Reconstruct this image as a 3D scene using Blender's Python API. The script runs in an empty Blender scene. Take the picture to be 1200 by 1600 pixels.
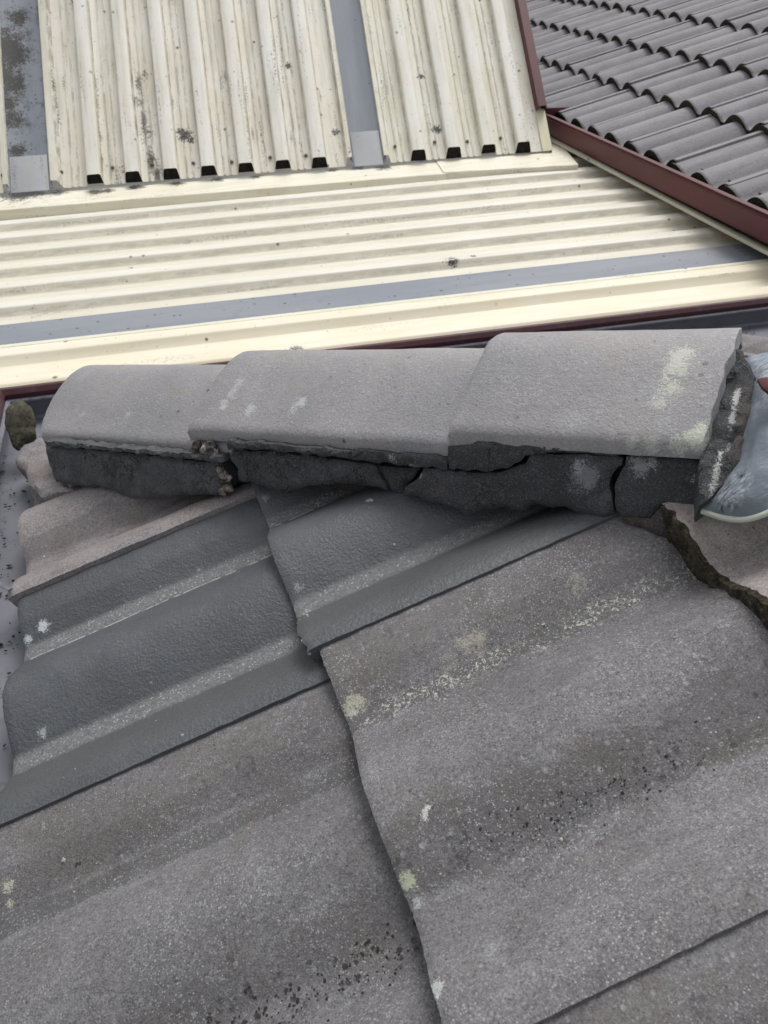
import bpy, bmesh, math, random
from mathutils import Vector, Matrix, noise
from mathutils.bvhtree import BVHTree
from mathutils.geometry import delaunay_2d_cdt
random.seed(7)
sc = bpy.context.scene
COL = sc.collection
R_ = math.radians
# ------------------------------------------------------------------ camera
H = 3.6                                   # eye height above the yard
CAMX = ((0.9558, -0.1673, 0.2419), (-0.2941, -0.5463, 0.7842), (0.0009, -0.8207, -0.5714))
F = 1200.0
cam = bpy.data.cameras.new('camera'); camo = bpy.data.objects.new('camera', cam); COL.objects.link(camo)
m = Matrix(((CAMX[0][0], -CAMX[0][1], -CAMX[0][2], 0), (CAMX[1][0], -CAMX[1][1], -CAMX[1][2], 0),
            (CAMX[2][0], -CAMX[2][1], -CAMX[2][2], H), (0, 0, 0, 1)))
camo.matrix_world = m
cam.sensor_fit = 'VERTICAL'; cam.sensor_height = 36; cam.sensor_width = 27; cam.lens = 27
cam.clip_start = 0.02; cam.clip_end = 2000
cam.dof.use_dof = True; cam.dof.focus_distance = 0.74; cam.dof.aperture_fstop = 19
sc.camera = camo
# ------------------------------------------------------------------ world, sun, exposure
world = bpy.data.worlds.new('World'); sc.world = world; world.use_nodes = True
wn = world.node_tree.nodes; wl = world.node_tree.links
bg = wn['Background']; sky = wn.new('ShaderNodeTexSky'); sky.sky_type = 'NISHITA'; sky.sun_disc = False
SUN_EL, SUN_AZ = R_(66), R_(40)
sky.sun_elevation = SUN_EL; sky.sun_rotation = SUN_AZ; sky.dust_density = 3.0; sky.air_density = 1.0
hs = wn.new('ShaderNodeHueSaturation'); hs.inputs['Saturation'].default_value = 0.16
wl.new(sky.outputs[0], hs.inputs['Color']); wl.new(hs.outputs[0], bg.inputs['Color'])
bg.inputs['Strength'].default_value = 0.12
sun = bpy.data.lights.new('sun', 'SUN'); sun.energy = 1.15; sun.angle = R_(28); sun.color = (1.0, 0.97, 0.93)
suno = bpy.data.objects.new('sun', sun); COL.objects.link(suno)
sd = Vector((math.sin(SUN_AZ) * math.cos(SUN_EL), math.cos(SUN_AZ) * math.cos(SUN_EL), math.sin(SUN_EL)))
suno.rotation_euler = (-sd).to_track_quat('-Z', 'Y').to_euler()
sc.view_settings.view_transform = 'Standard'; sc.view_settings.look = 'None'
sc.view_settings.exposure = 0.54; sc.view_settings.gamma = 1.0

# ------------------------------------------------------------------ helpers
CAMP = Vector((0, 0, H))
def ray(u, v):
    a, b = (u - 600) / F, (v - 800) / F
    return Vector([r[0] * a + r[1] * b + r[2] for r in CAMX])
def at(u, v, t): return CAMP + ray(u, v) * t
def hit(u, v, p, n):                       # where a line of sight meets the plane through p with normal n
    d = ray(u, v); return CAMP + d * ((p - CAMP).dot(n) / d.dot(n))
def nz(p, s=1.0, o=0.0): return noise.noise(Vector((p[0] * s + o, p[1] * s + o * 1.7, p[2] * s - o)))
def clamp(x, a=0., b=1.): return max(a, min(b, x))
def tag(o, label=None, cat=None, group=None, kind=None):
    if label: o['label'] = label
    if cat: o['category'] = cat
    if group: o['group'] = group
    if kind: o['kind'] = kind
    elif label and o.parent is None: o['kind'] = 'thing'
    return o
SURF = {}                                  # world-space surfaces for dropping small things onto
def mobj(name, verts, faces, mats, parent=None, smooth=True, midx=None, M=None, surf=None):
    """verts in local space of M (or world if M is None: then the origin goes to their base centre)"""
    verts = [Vector(v) for v in verts]
    if M is None:
        if parent is None:
            c = sum(verts, Vector()) / len(verts); c.z = min(v.z for v in verts); M = Matrix.Translation(c)
            loc = [v - c for v in verts]
        else:
            M = parent.matrix_world.copy(); inv = M.inverted(); loc = [inv @ v for v in verts]
    else: loc = verts
    me = bpy.data.meshes.new(name); me.from_pydata([tuple(v) for v in loc], [], faces); me.update()
    o = bpy.data.objects.new(name, me); COL.objects.link(o)
    for mt in (mats if isinstance(mats, (list, tuple)) else [mats]): me.materials.append(mt)
    if midx: me.polygons.foreach_set('material_index', midx)
    if smooth: me.polygons.foreach_set('use_smooth', [True] * len(me.polygons))
    bm = bmesh.new(); bm.from_mesh(me); bmesh.ops.recalc_face_normals(bm, faces=bm.faces); bm.to_mesh(me); bm.free()
    if smooth and hasattr(me, 'set_sharp_from_angle'): me.set_sharp_from_angle(angle=R_(38))
    if parent is not None:
        o.parent = parent
    else: o.matrix_world = M
    if surf: SURF.setdefault(surf, []).append(([M @ v for v in loc], faces))
    return o
_bv = {}
def pick(u, v, surf='roof'):
    if surf not in _bv:
        V = []; P = []
        for vs, fs in SURF[surf]:
            b = len(V); V += vs; P += [[i + b for i in f] for f in fs]
        _bv[surf] = BVHTree.FromPolygons(V, P)
    d = ray(u, v).normalized(); r = _bv[surf].ray_cast(CAMP, d)
    return (r[0], r[1]) if r[0] is not None else (None, None)
def empty(name, loc):
    o = bpy.data.objects.new(name, None); COL.objects.link(o); o.location = loc; o.empty_display_size = 0.05
    o.matrix_world = Matrix.Translation(loc); return o
def solid_grid(nu, nv, top, bottom):
    """closed slab: top(i,j) and bottom(i,j) give points"""
    V = []; Fc = []
    for i in range(nu + 1):
        for j in range(nv + 1): V.append(top(i, j))
    B = len(V)
    for i in range(nu + 1):
        for j in range(nv + 1): V.append(bottom(i, j))
    w = nv + 1; ix = lambda i, j: i * w + j
    for i in range(nu):
        for j in range(nv):
            Fc.append((ix(i, j), ix(i + 1, j), ix(i + 1, j + 1), ix(i, j + 1)))
    nt = len(Fc)
    for i in range(nu):
        for j in range(nv):
            Fc.append((B + ix(i, j), B + ix(i, j + 1), B + ix(i + 1, j + 1), B + ix(i + 1, j)))
    n1 = len(Fc)
    for j in range(nv): Fc.append((ix(0, j), ix(0, j + 1), B + ix(0, j + 1), B + ix(0, j)))          # butt end
    n2 = len(Fc)
    for j in range(nv): Fc.append((ix(nu, j + 1), ix(nu, j), B + ix(nu, j), B + ix(nu, j + 1)))
    for i in range(nu):
        Fc.append((ix(i + 1, 0), ix(i, 0), B + ix(i, 0), B + ix(i + 1, 0)))
        Fc.append((ix(i, nv), ix(i + 1, nv), B + ix(i + 1, nv), B + ix(i, nv)))
    return V, Fc, (nt, n1, n2)
def slab(name, pts, p0, n, mats, thick=0.02, bev=0.004, rough=0.0015, step=0.0045, parent=None, seed=0.0,
         raw=None, bump=None, surf=None, jag=0.0018):
    """a thick irregular piece: outline pts (photo pixels on plane p0,n, or 3-D if raw) filled and rounded"""
    P3 = raw if raw else [hit(u, v, p0, n) for u, v in pts]
    n = n.normalized(); ax = (Vector((0, 0, 1)).cross(n)); ax = ax.normalized() if ax.length > .1 else Vector((1, 0, 0)); ay = n.cross(ax)
    o0 = P3[0]
    P2 = [Vector(((p - o0).dot(ax), (p - o0).dot(ay))) for p in P3]
    out = []
    for i in range(len(P2)):
        a, b = P2[i], P2[(i + 1) % len(P2)]; L = (b - a).length; k = max(1, int(L / step))
        for q in range(k):
            c = a.lerp(b, q / k)
            s = 1.0 / 0.012
            out.append(c + Vector((noise.noise(Vector((c.x * s, c.y * s, seed))), noise.noise(Vector((c.x * s, c.y * s, seed + 9))))) * jag
                       + Vector((noise.noise(Vector((c.x * 500, c.y * 500, seed))), noise.noise(Vector((c.x * 500, c.y * 500, seed + 9))))) * jag * .4)
    nb = len(out)
    x0 = min(p.x for p in out); x1 = max(p.x for p in out); y0 = min(p.y for p in out); y1 = max(p.y for p in out)
    def dist(c):
        best = 1e9
        for i in range(nb):
            a, b = out[i], out[(i + 1) % nb]; ab = b - a; t = clamp((c - a).dot(ab) / max(ab.length_squared, 1e-12))
            best = min(best, (a + ab * t - c).length_squared)
        return math.sqrt(best)
    def inside(c):
        r = False
        for i in range(nb):
            a, b = out[i], out[(i + 1) % nb]
            if (a.y > c.y) != (b.y > c.y) and c.x < (b.x - a.x) * (c.y - a.y) / (b.y - a.y) + a.x: r = not r
        return r
    ins = []; y = y0
    while y < y1:
        x = x0
        while x < x1:
            c = Vector((x + random.uniform(-.3, .3) * step, y + random.uniform(-.3, .3) * step))
            if inside(c) and dist(c) > step * .45: ins.append(c)
            x += step
        y += step
    allp = out + ins
    r = delaunay_2d_cdt(allp, [], [list(range(nb))], 1, 1e-7)
    vs, fs = r[0], r[2]
    orig = r[3]
    V = []; isb = []
    for q, c in enumerate(vs):
        c = Vector(c); d = dist(c)
        e = -bev * (1 - clamp(d / (bev * 1.6))) ** 2
        w3 = o0 + ax * c.x + ay * c.y
        e += rough * (nz(w3, 60, seed) + .6 * nz(w3, 170, seed) + .35 * nz(w3, 420, seed))
        if bump: e += bump(w3)
        V.append(w3 + n * e)
    nvv = len(V); V += [v - n * (thick) for v in V]
    Fc = [tuple(f) for f in fs] + [tuple(reversed([i + nvv for i in f])) for f in fs]
    ec = {}
    for f in fs:
        for i in range(len(f)):
            a, b = f[i], f[(i + 1) % len(f)]; ec[(a, b)] = 1
    for (a, b) in list(ec):
        if (b, a) not in ec: Fc.append((b, a, a + nvv, b + nvv))
    return mobj(name, V, Fc, mats, parent=parent, surf=surf)

# ------------------------------------------------------------------ materials
NTS = {}
class NT:
    def __init__(s, name, obj=True):
        s.m = bpy.data.materials.new(name); s.m.use_nodes = True; s.t = s.m.node_tree; s.n = s.t.nodes; s.l = s.t.links
        s.b = s.n['Principled BSDF']; tc = s.n.new('ShaderNodeTexCoord')
        s.geo = s.n.new('ShaderNodeNewGeometry')
        s.obj = tc.outputs['Object']
        oi = s.n.new('ShaderNodeObjectInfo'); s.rnd = oi.outputs['Random']
        s.p = s.vm('ADD', s.obj, s.comb(s.mth('MULTIPLY', s.rnd, 7.3), s.mth('MULTIPLY', s.rnd, 3.1), 0)) if obj else s.geo.outputs['Position']
        sp = s.n.new('ShaderNodeSeparateXYZ'); s.l.new(s.obj, sp.inputs[0]); s.x, s.y, s.z = sp.outputs; NTS[s.m.name] = s
    def _in(s, sock, v):
        if hasattr(v, 'is_linked') or isinstance(v, bpy.types.NodeSocket): s.l.new(v, sock)
        elif v is not None:
            if isinstance(v, (tuple, list)) and len(v) == 3 and sock.type == 'RGBA': v = (*v, 1)
            sock.default_value = v
    def vm(s, op, a, b):
        n = s.n.new('ShaderNodeVectorMath'); n.operation = op; s._in(n.inputs[0], a)
        if b is not None: s._in(n.inputs[1], b)
        return n.outputs['Value'] if op in ('DISTANCE', 'LENGTH', 'DOT_PRODUCT') else n.outputs[0]
    def comb(s, x, y, z):
        n = s.n.new('ShaderNodeCombineXYZ'); s._in(n.inputs[0], x); s._in(n.inputs[1], y); s._in(n.inputs[2], z); return n.outputs[0]
    def mth(s, op, a, b=None, cl=False):
        n = s.n.new('ShaderNodeMath'); n.operation = op; n.use_clamp = cl; s._in(n.inputs[0], a)
        if b is not None: s._in(n.inputs[1], b)
        return n.outputs[0]
    def noise(s, scale, detail=3, rough=.55, vec=None, dist=0):
        n = s.n.new('ShaderNodeTexNoise'); n.inputs['Scale'].default_value = scale; n.inputs['Detail'].default_value = detail
        n.inputs['Roughness'].default_value = rough; n.inputs['Distortion'].default_value = dist; s.l.new(vec or s.p, n.inputs['Vector']); return n.outputs['Fac']
    def vor(s, scale, vec=None, feat='F1', rnd=1.0):
        n = s.n.new('ShaderNodeTexVoronoi'); n.feature = feat; n.inputs['Scale'].default_value = scale; n.inputs['Randomness'].default_value = rnd
        s.l.new(vec or s.p, n.inputs['Vector']); c = n.outputs.get('Color'); return n.outputs['Distance'], c
    def sm(s, v, a, b):                     # smoothstep a->b
        n = s.n.new('ShaderNodeMapRange'); n.interpolation_type = 'SMOOTHSTEP'; s._in(n.inputs['Value'], v)
        n.inputs['From Min'].default_value = a; n.inputs['From Max'].default_value = b
        if a > b: n.inputs['From Min'].default_value = b; n.inputs['From Max'].default_value = a; n.inputs['To Min'].default_value = 1; n.inputs['To Max'].default_value = 0
        return n.outputs[0]
    def mix(s, f, a, b, mode='MIX'):
        n = s.n.new('ShaderNodeMix'); n.data_type = 'RGBA'; n.blend_type = mode; s._in(n.inputs[0], f); s._in(n.inputs[6], a); s._in(n.inputs[7], b); return n.outputs[2]
    def spots(s, scale, size, keep, edge=.3, vec=None):   # scattered round spots: size in cell units, keep = share of cells
        d, c = s.vor(scale, vec); sp = s.n.new('ShaderNodeSeparateColor'); s.l.new(c, sp.inputs[0])
        k = s.sm(sp.outputs[0], 1 - keep, 1 - keep + .02); r = s.mth('MULTIPLY', s.mth('ADD', sp.outputs[1], .35), size)
        q = s.mth('DIVIDE', d, r); return s.mth('MULTIPLY', s.sm(q, 1 + edge, 1 - edge), k)
    def patch(s, c, r, thr=.5, scale=300, soft=.45, st=None):
        far = scale <= 90; P = s.geo.outputs['Position']
        d_ = s.vm('SUBTRACT', P, tuple(c))
        if st is not None:                   # a streak: squeezed along the direction st
            k = s.vm('DOT_PRODUCT', d_, tuple(st)); sc_ = s.n.new('ShaderNodeVectorMath'); sc_.operation = 'SCALE'
            sc_.inputs[0].default_value = tuple(st); s.l.new(s.mth('MULTIPLY', k, .78), sc_.inputs['Scale']); d_ = s.vm('SUBTRACT', d_, sc_.outputs[0])
        d = s.mth('DIVIDE', s.vm('LENGTH', d_, None), r)
        n1 = s.noise(1.3 / r + 20, 4, .7, P); n2 = s.noise(170 if far else 620, 3, .75, P)
        g = s.mth('ADD', s.sm(d, 1.45, 0.), s.mth('ADD', s.mth('MULTIPLY', s.mth('SUBTRACT', n1, .5), 1.9), s.mth('MULTIPLY', s.mth('SUBTRACT', n2, .5), 2.2)))
        return s.mth('MULTIPLY', s.sm(g, thr + .1, thr + .1 + soft), s.sm(d, 1.7, 1.1))
    def band(s, coord, c, w, wob=.006, scale=25):
        d = s.mth('ABSOLUTE', s.mth('SUBTRACT', s.mth('ADD', coord, s.mth('MULTIPLY', s.mth('SUBTRACT', s.noise(scale, 4), .5), wob * 2)), c))
        return s.sm(d, w * 1.3, w * .5)
    def bump(s, parts, normal=None):
        nn = None
        for h, st, ds in parts:
            b = s.n.new('ShaderNodeBump'); b.inputs['Strength'].default_value = st; b.inputs['Distance'].default_value = ds; s._in(b.inputs['Height'], h)
            if nn is not None: s.l.new(nn, b.inputs['Normal'])
            nn = b.outputs[0]
        s.l.new(nn, s.b.inputs['Normal'])
    def out(s, col, rough=.8, metal=0, spec=.5):
        s._in(s.b.inputs['Base Color'], col); s._in(s.b.inputs['Roughness'], rough); s._in(s.b.inputs['Metallic'], metal)
        s._in(s.b.inputs['Specular IOR Level'], spec); return s.m

def late(name, c, r, thr, pc, st=None):     # lichen or stain added once the surface is there to receive it
    t = NTS[name]; src = t.b.inputs['Base Color'].links[0].from_socket
    t.l.new(t.mix(t.mth('MULTIPLY', t.patch(c, r, thr, st=st), .88 if thr < .42 else .7 if thr < .6 else .42), src, pc), t.b.inputs['Base Color'])
def rag(t, f, sc=150, a=.9): return t.sm(t.mth('ADD', f, t.mth('MULTIPLY', t.mth('SUBTRACT', t.noise(sc, 5, .75), .5), a * 2)), .42, .62)
def grain(t, col, amt=.35, sc=520):
    g = t.noise(sc, 2, .6); g2 = t.noise(sc * .35, 3, .6)
    k = t.mth('ADD', t.mth('MULTIPLY', t.mth('SUBTRACT', g, .5), amt * 3.2), t.mth('MULTIPLY', t.mth('SUBTRACT', g2, .5), amt * 1.6))
    k = t.mth('ADD', k, 1.0, False); k = t.mth('MAXIMUM', k, .25)
    cc = t.n.new('ShaderNodeCombineColor'); [t.l.new(k, cc.inputs[i]) for i in range(3)]
    return t.mix(1.0, col, cc.outputs[0], 'MULTIPLY')
def mat_tile(name, c1, c2, pale=.5, vlich=0., vdark=.6, dotband=0., patches=(), brown=(.140, .126, .117), v=('y', 1)):
    """weathered concrete: mottled, gritty, specked with lichen; stains follow the water courses of the tile"""
    t = NT(name); v_ = t.mth('MULTIPLY', t.y, -1)
    col = t.mix(t.sm(t.noise(9, 5, .6), .35, .65), c1, c2)
    col = t.mix(t.mth('MULTIPLY', t.sm(t.noise(22, 5, .7), .45, .70), .65), col, brown)
    col = t.mix(t.mth('MULTIPLY', t.sm(t.noise(7, 5, .7, dist=.6), .52, .68), .45), col, tuple(x * .68 for x in brown))
    mps = t.n.new('ShaderNodeMapping'); mps.inputs['Scale'].default_value = (.22, 1, 1); t.l.new(t.p, mps.inputs[0])
    col = t.mix(t.mth('MULTIPLY', t.sm(t.noise(55, 4, .65, mps.outputs[0]), .54, .7), .35 * pale), col, (.27, .28, .30))
    col = t.mix(t.mth('MULTIPLY', t.sm(t.noise(16, 4, .6, dist=1.5), .56, .74), .4), col, tuple(x * .62 for x in c1))
    col = grain(t, col, .6, 700)
    # upper slope of the first roll browner, water course dark and smooth
    col = t.mix(t.mth('MULTIPLY', t.band(v_, .03, .03), .30), col, brown)
    col = t.mix(t.mth('MULTIPLY', rag(t, t.band(v_, .072, .0095, .007, 30)), vdark), col, (.078, .078, .078))
    col = t.mix(t.mth('MULTIPLY', rag(t, t.band(v_, .205, .022, .03, 18), 90, .5), .33), col, (.085, .078, .072))
    if dotband:
        d = t.spots(190, .42, .55, .25); msk = t.mth('MULTIPLY', t.band(v_, .212, .016, .014, 30), t.sm(t.noise(30, 3), .38, .55))
        col = t.mix(t.mth('MULTIPLY', t.mth('MULTIPLY', d, msk), dotband), col, (.028, .028, .03))
    # fine pale specks, larger lichen freckles, faint rings
    col = t.mix(t.mth('MULTIPLY', t.spots(420, .26, .30, .4), .45 * pale), col, (.36, .37, .38))
    col = t.mix(t.mth('MULTIPLY', t.spots(230, .26, .10, .5), .55 * pale), col, (.38, .39, .40))
    col = t.mix(t.mth('MULTIPLY', t.mth('MULTIPLY', t.spots(150, .22, .06, .7), t.sm(t.noise(12, 2), .48, .6)), .7 * pale), col, (.42, .42, .39))
    col = t.mix(t.mth('MULTIPLY', t.spots(300, .25, .14, .5), .6), col, (.04, .04, .04))
    col = t.mix(t.mth('MULTIPLY', t.mth('MULTIPLY', t.spots(640, .36, .4, .3), t.sm(t.noise(13, 4, .65), .36, .62)), .75 * pale), col, (.42, .43, .45))
    col = t.mix(t.mth('MULTIPLY', t.mth('MULTIPLY', t.sm(t.noise(330, 4, .8), .57, .63), t.sm(t.noise(28, 3), .5, .62)), .7 * pale), col, (.30, .31, .33))
    dd, cc = t.vor(17); sp = t.n.new('ShaderNodeSeparateColor'); t.l.new(cc, sp.inputs[0])
    rr = t.mth('ABSOLUTE', t.mth('SUBTRACT', t.mth('ADD', dd, t.mth('MULTIPLY', t.noise(140, 3), .07)), t.mth('ADD', t.mth('MULTIPLY', sp.outputs[1], .05), .14)))
    ring = t.mth('MULTIPLY', t.sm(rr, .04, .015), t.sm(sp.outputs[0], .74, .78))
    col = t.mix(t.mth('MULTIPLY', ring, t.mth('MULTIPLY', t.sm(t.noise(260, 3), .4, .6), .5)), col, (.05, .05, .05))
    if vlich:
        l = t.mth('MULTIPLY', t.sm(t.noise(230, 4, .75, dist=1.2), .54, .60), t.band(v_, .072, .011, .006, 40))
        xs = t.sm(t.x, .30, .16) if vlich < 1 else 1.0
        l = t.mth('MULTIPLY', l, t.sm(t.noise(35, 2), .40, .5))
        col = t.mix(t.mth('MULTIPLY', l, min(vlich, .9)), col, (.52, .52, .45))
    for (c, r, thr, pc) in patches: col = t.mix(t.patch(c, r, thr), col, pc)
    h = t.noise(900, 2, .6); h2 = t.noise(240, 4, .65)
    t.bump([(h2, .5, .0010), (h, .9, .0009)])
    return t.out(col, .82, 0, .35)
def mat_dark(name, tint=(.066, .071, .078), patches=()):
    t = NT(name); v_ = t.mth('MULTIPLY', t.y, -1)
    col = t.mix(t.sm(t.noise(8, 4), .35, .65), tint, tuple(x * 1.22 for x in tint))
    col = t.mix(t.mth('MULTIPLY', t.sm(t.noise(40, 5, .7), .5, .75), .5), col, (.105, .108, .108))
    col = grain(t, col, .2, 700)
    col = t.mix(t.mth('MULTIPLY', t.sm(t.noise(12, 5, .7, dist=1), .5, .66), .45), col, (.052, .058, .063))
    gr = t.mth('MULTIPLY', t.band(v_, .262, .03, .004), .5)
    col = t.mix(gr, col, (.080, .086, .083))
    course = t.mth('MAXIMUM', t.band(v_, .072, .011, .0015, 60), t.band(v_, .222, .011, .002, 60))
    cc = grain(t, (.155, .16, .163), .5, 480)
    col = t.mix(t.mth('MULTIPLY', course, .85), col, cc)
    pb = t.mth('MULTIPLY', t.spots(340, .34, .3, .3), course); col = t.mix(t.mth('MULTIPLY', pb, .6), col, (.4, .41, .42))
    ed = t.mth('MULTIPLY', t.band(v_, .0835, .0016, .0008, 90), t.sm(t.noise(90, 3), .42, .55)); col = t.mix(t.mth('MULTIPLY', ed, .75), col, (.42, .43, .44))
    col = t.mix(t.mth('MULTIPLY', t.spots(120, .10, .10, .5), .6), col, (.28, .3, .31))
    col = t.mix(t.mth('MULTIPLY', t.sm(t.noise(500, 3, .7), .6, .75), .25), col, (.16, .17, .18))
    for (c, r, thr, pc) in patches: col = t.mix(t.patch(c, r, thr), col, pc)
    h = t.noise(330, 3, .55, dist=.4); h2 = t.noise(60, 2); h3 = t.noise(900, 2)
    t.bump([(h2, .25, .0015), (h, .85, .0016), (h3, .3, .0003)])
    rough = t.mix(course, (.48,) * 3, (.8,) * 3)
    return t.out(col, rough, 0, .5)
def mat_cap(name, patches=()):
    t = NT(name)
    col = t.mix(t.sm(t.noise(10, 5, .6), .35, .65), (.285, .270, .272), (.235, .233, .243))
    col = t.mix(t.mth('MULTIPLY', t.sm(t.noise(24, 5, .7), .5, .7), .35), col, (.25, .225, .195))
    col = t.mix(t.mth('MULTIPLY', t.sm(t.noise(14, 4, .7), .54, .7), .45), col, (.31, .325, .35))
    col = grain(t, col, .2, 620)
    col = t.mix(t.mth('MULTIPLY', t.spots(380, .3, .22, .4), .4), col, (.46, .46, .48))
    col = t.mix(t.mth('MULTIPLY', t.spots(60, .10, .18, .5), .55), col, (.08, .075, .075))
    col = t.mix(t.mth('MULTIPLY', t.spots(210, .22, .16, .4), .6), col, (.12, .112, .112))
    col = t.mix(t.mth('MULTIPLY', t.mth('MULTIPLY', t.sm(t.noise(300, 4, .8), .55, .62), t.sm(t.noise(18, 3), .45, .62)), .55), col, (.42, .43, .45))
    for (c, r, thr, pc) in patches: col = t.mix(t.patch(c, r, thr), col, pc)
    h = t.noise(300, 3, .6, dist=.5)
    t.bump([(t.noise(70, 2), .2, .0012), (h, .7, .0013), (t.noise(700, 2), .6, .0007)])
    return t.out(col, .55, 0, .5)
def mat_mortar(name, base=(.046, .048, .051), patches=(), streak=False):
    t = NT(name, False)
    col = t.mix(t.sm(t.noise(18, 4, .6), .35, .7), base, tuple(x * 1.45 for x in base))
    col = t.mix(t.mth('MULTIPLY', t.sm(t.noise(30, 4, .7), .6, .75), .45), col, (.075, .058, .052))
    if streak:
        st = t.n.new('ShaderNodeMapping'); st.inputs['Scale'].default_value = (1, 1, .12); t.l.new(t.p, st.inputs[0])
        col = t.mix(t.mth('MULTIPLY', t.sm(t.noise(110, 3, .6, st.outputs[0]), .5, .72), .5), col, tuple(x * 2.0 for x in base))
    col = grain(t, col, .62, 900)
    crd, _ = t.vor(13, t.vm('ADD', t.p, t.comb(t.mth('MULTIPLY', t.noise(45, 4), .09), t.mth('MULTIPLY', t.noise(38, 4), .09), t.mth('MULTIPLY', t.noise(51, 4), .09))), 'DISTANCE_TO_EDGE')
    crk = t.mth('MULTIPLY', t.sm(crd, .012, .004), t.sm(t.noise(11, 2), .47, .55)); col = t.mix(t.mth('MULTIPLY', crk, .85), col, (.008, .008, .008))
    col = t.mix(t.mth('MULTIPLY', t.mth('MULTIPLY', t.sm(t.noise(120, 4, .75), .58, .64), t.sm(t.noise(22, 2), .5, .6)), .45), col, (.17, .165, .16))
    col = t.mix(t.mth('MULTIPLY', t.spots(1100, .36, .28, .3), .6), col, (.26, .27, .29))
    for (c, r, thr, pc) in patches: col = t.mix(t.patch(c, r, thr), col, pc)
    t.bump([(t.noise(140, 4, .7), .4, .0018), (t.noise(900, 2, .7), 1., .0012), (t.sm(crd, .004, .02), .6, .003)])
    return t.out(col, .85, 0, .4)
def mat_rub(name, c1=(.34, .30, .27), c2=(.12, .10, .085)):
    t = NT(name, False); col = t.mix(t.sm(t.noise(130, 4, .7), .38, .62), c1, c2); col = grain(t, col, .3, 700)
    t.bump([(t.noise(260, 4, .7), .9, .003)]); return t.out(col, .95, 0, .2)
def mat_cream(name, dirt=.5, along='x', patches=(), base=(.62, .60, .475), alt=(.70, .69, .60), ribs=0.):
    """cream painted steel: chalky, grey green grime, black mould specks, run-off streaks along the ribs"""
    t = NT(name)
    mp = t.n.new('ShaderNodeMapping'); mp.inputs['Scale'].default_value = (.07, 1, 1) if along == 'x' else (1, .07, 1); t.l.new(t.p, mp.inputs[0]); sv = mp.outputs[0]
    mp2 = t.n.new('ShaderNodeMapping'); mp2.inputs['Scale'].default_value = (.3, 1, 1) if along == 'x' else (1, .3, 1); t.l.new(t.p, mp2.inputs[0])
    col = t.mix(t.sm(t.noise(5, 4), .35, .65), base, alt)
    col = t.mix(t.mth('MULTIPLY', t.sm(t.noise(38, 4, .6, sv), .42, .7), .6 * dirt), col, (.46, .445, .35))
    col = t.mix(t.mth('MULTIPLY', t.sm(t.noise(70, 5, .7, mp2.outputs[0]), .55, .72), .6 * dirt), col, (.44, .44, .39))
    col = t.mix(t.mth('MULTIPLY', t.sm(t.noise(260, 3, .7), .55, .72), .3 * dirt), col, (.36, .35, .29))
    col = t.mix(t.mth('MULTIPLY', t.spots(26, .13, .35 * dirt, .5), .9), col, (.07, .065, .05))
    col = t.mix(t.mth('MULTIPLY', t.spots(80, .15, .35 * dirt, .5), .6), col, (.13, .12, .09))
    sk = t.mth('MULTIPLY', t.sm(t.noise(34, 3, .6, sv), .57, .66), t.sm(t.noise(120, 4, .8), .48, .60)); sk = t.mth('MULTIPLY', sk, t.sm(t.noise(2.2, 2), .40, .55))
    col = t.mix(t.mth('MULTIPLY', sk, 1.1 * dirt, True), col, (.07, .07, .06))
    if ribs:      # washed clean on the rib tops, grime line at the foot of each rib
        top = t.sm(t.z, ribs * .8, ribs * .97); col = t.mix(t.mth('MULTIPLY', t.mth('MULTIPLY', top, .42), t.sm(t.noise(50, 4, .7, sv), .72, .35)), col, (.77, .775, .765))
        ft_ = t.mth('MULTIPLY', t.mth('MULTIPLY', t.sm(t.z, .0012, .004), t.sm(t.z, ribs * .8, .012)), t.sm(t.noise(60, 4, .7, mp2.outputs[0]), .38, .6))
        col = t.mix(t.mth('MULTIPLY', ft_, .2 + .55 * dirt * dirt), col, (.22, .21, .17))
    for (c, r, thr, pc) in patches: col = t.mix(t.patch(c, r, thr, 60), col, pc)
    t.bump([(t.noise(20, 2), .15, .003), (t.noise(300, 3), .2, .0006)])
    return t.out(col, .5, 0, .45)
def mat_strip(name, grime=.4, along='x', patches=()):
    t = NT(name)
    mp = t.n.new('ShaderNodeMapping'); mp.inputs['Scale'].default_value = (.12, 1, 1) if along == 'x' else (1, .12, 1); t.l.new(t.p, mp.inputs[0])
    col = t.mix(t.sm(t.noise(14, 4, .6, mp.outputs[0]), .35, .65), (.205, .225, .26), (.245, .262, .292))
    col = t.mix(t.mth('MULTIPLY', t.sm(t.noise(18, 5, .7), .6 - .14 * grime, .74), grime), col, (.06, .062, .065))
    col = t.mix(t.mth('MULTIPLY', t.spots(60, .22, .5 * grime, .5), .8), col, (.04, .04, .04))
    for (c, r, thr, pc) in patches: col = t.mix(t.patch(c, r, thr, 60), col, pc)
    t.bump([(t.noise(30, 2), .1, .002)]); return t.out(col, .6, 0, .4)
def mat_paint(name, c, dirt=(.1, .09, .085), rough=.38, k=.35):
    t = NT(name); col = t.mix(t.sm(t.noise(6, 3), .3, .7), c, tuple(x * 1.25 for x in c))
    col = t.mix(t.mth('MULTIPLY', t.sm(t.noise(45, 5, .7), .5, .75), k), col, dirt)
    t.bump([(t.noise(15, 2), .12, .003), (t.noise(350, 2), .1, .0004)]); return t.out(col, rough, 0, .5)
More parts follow.
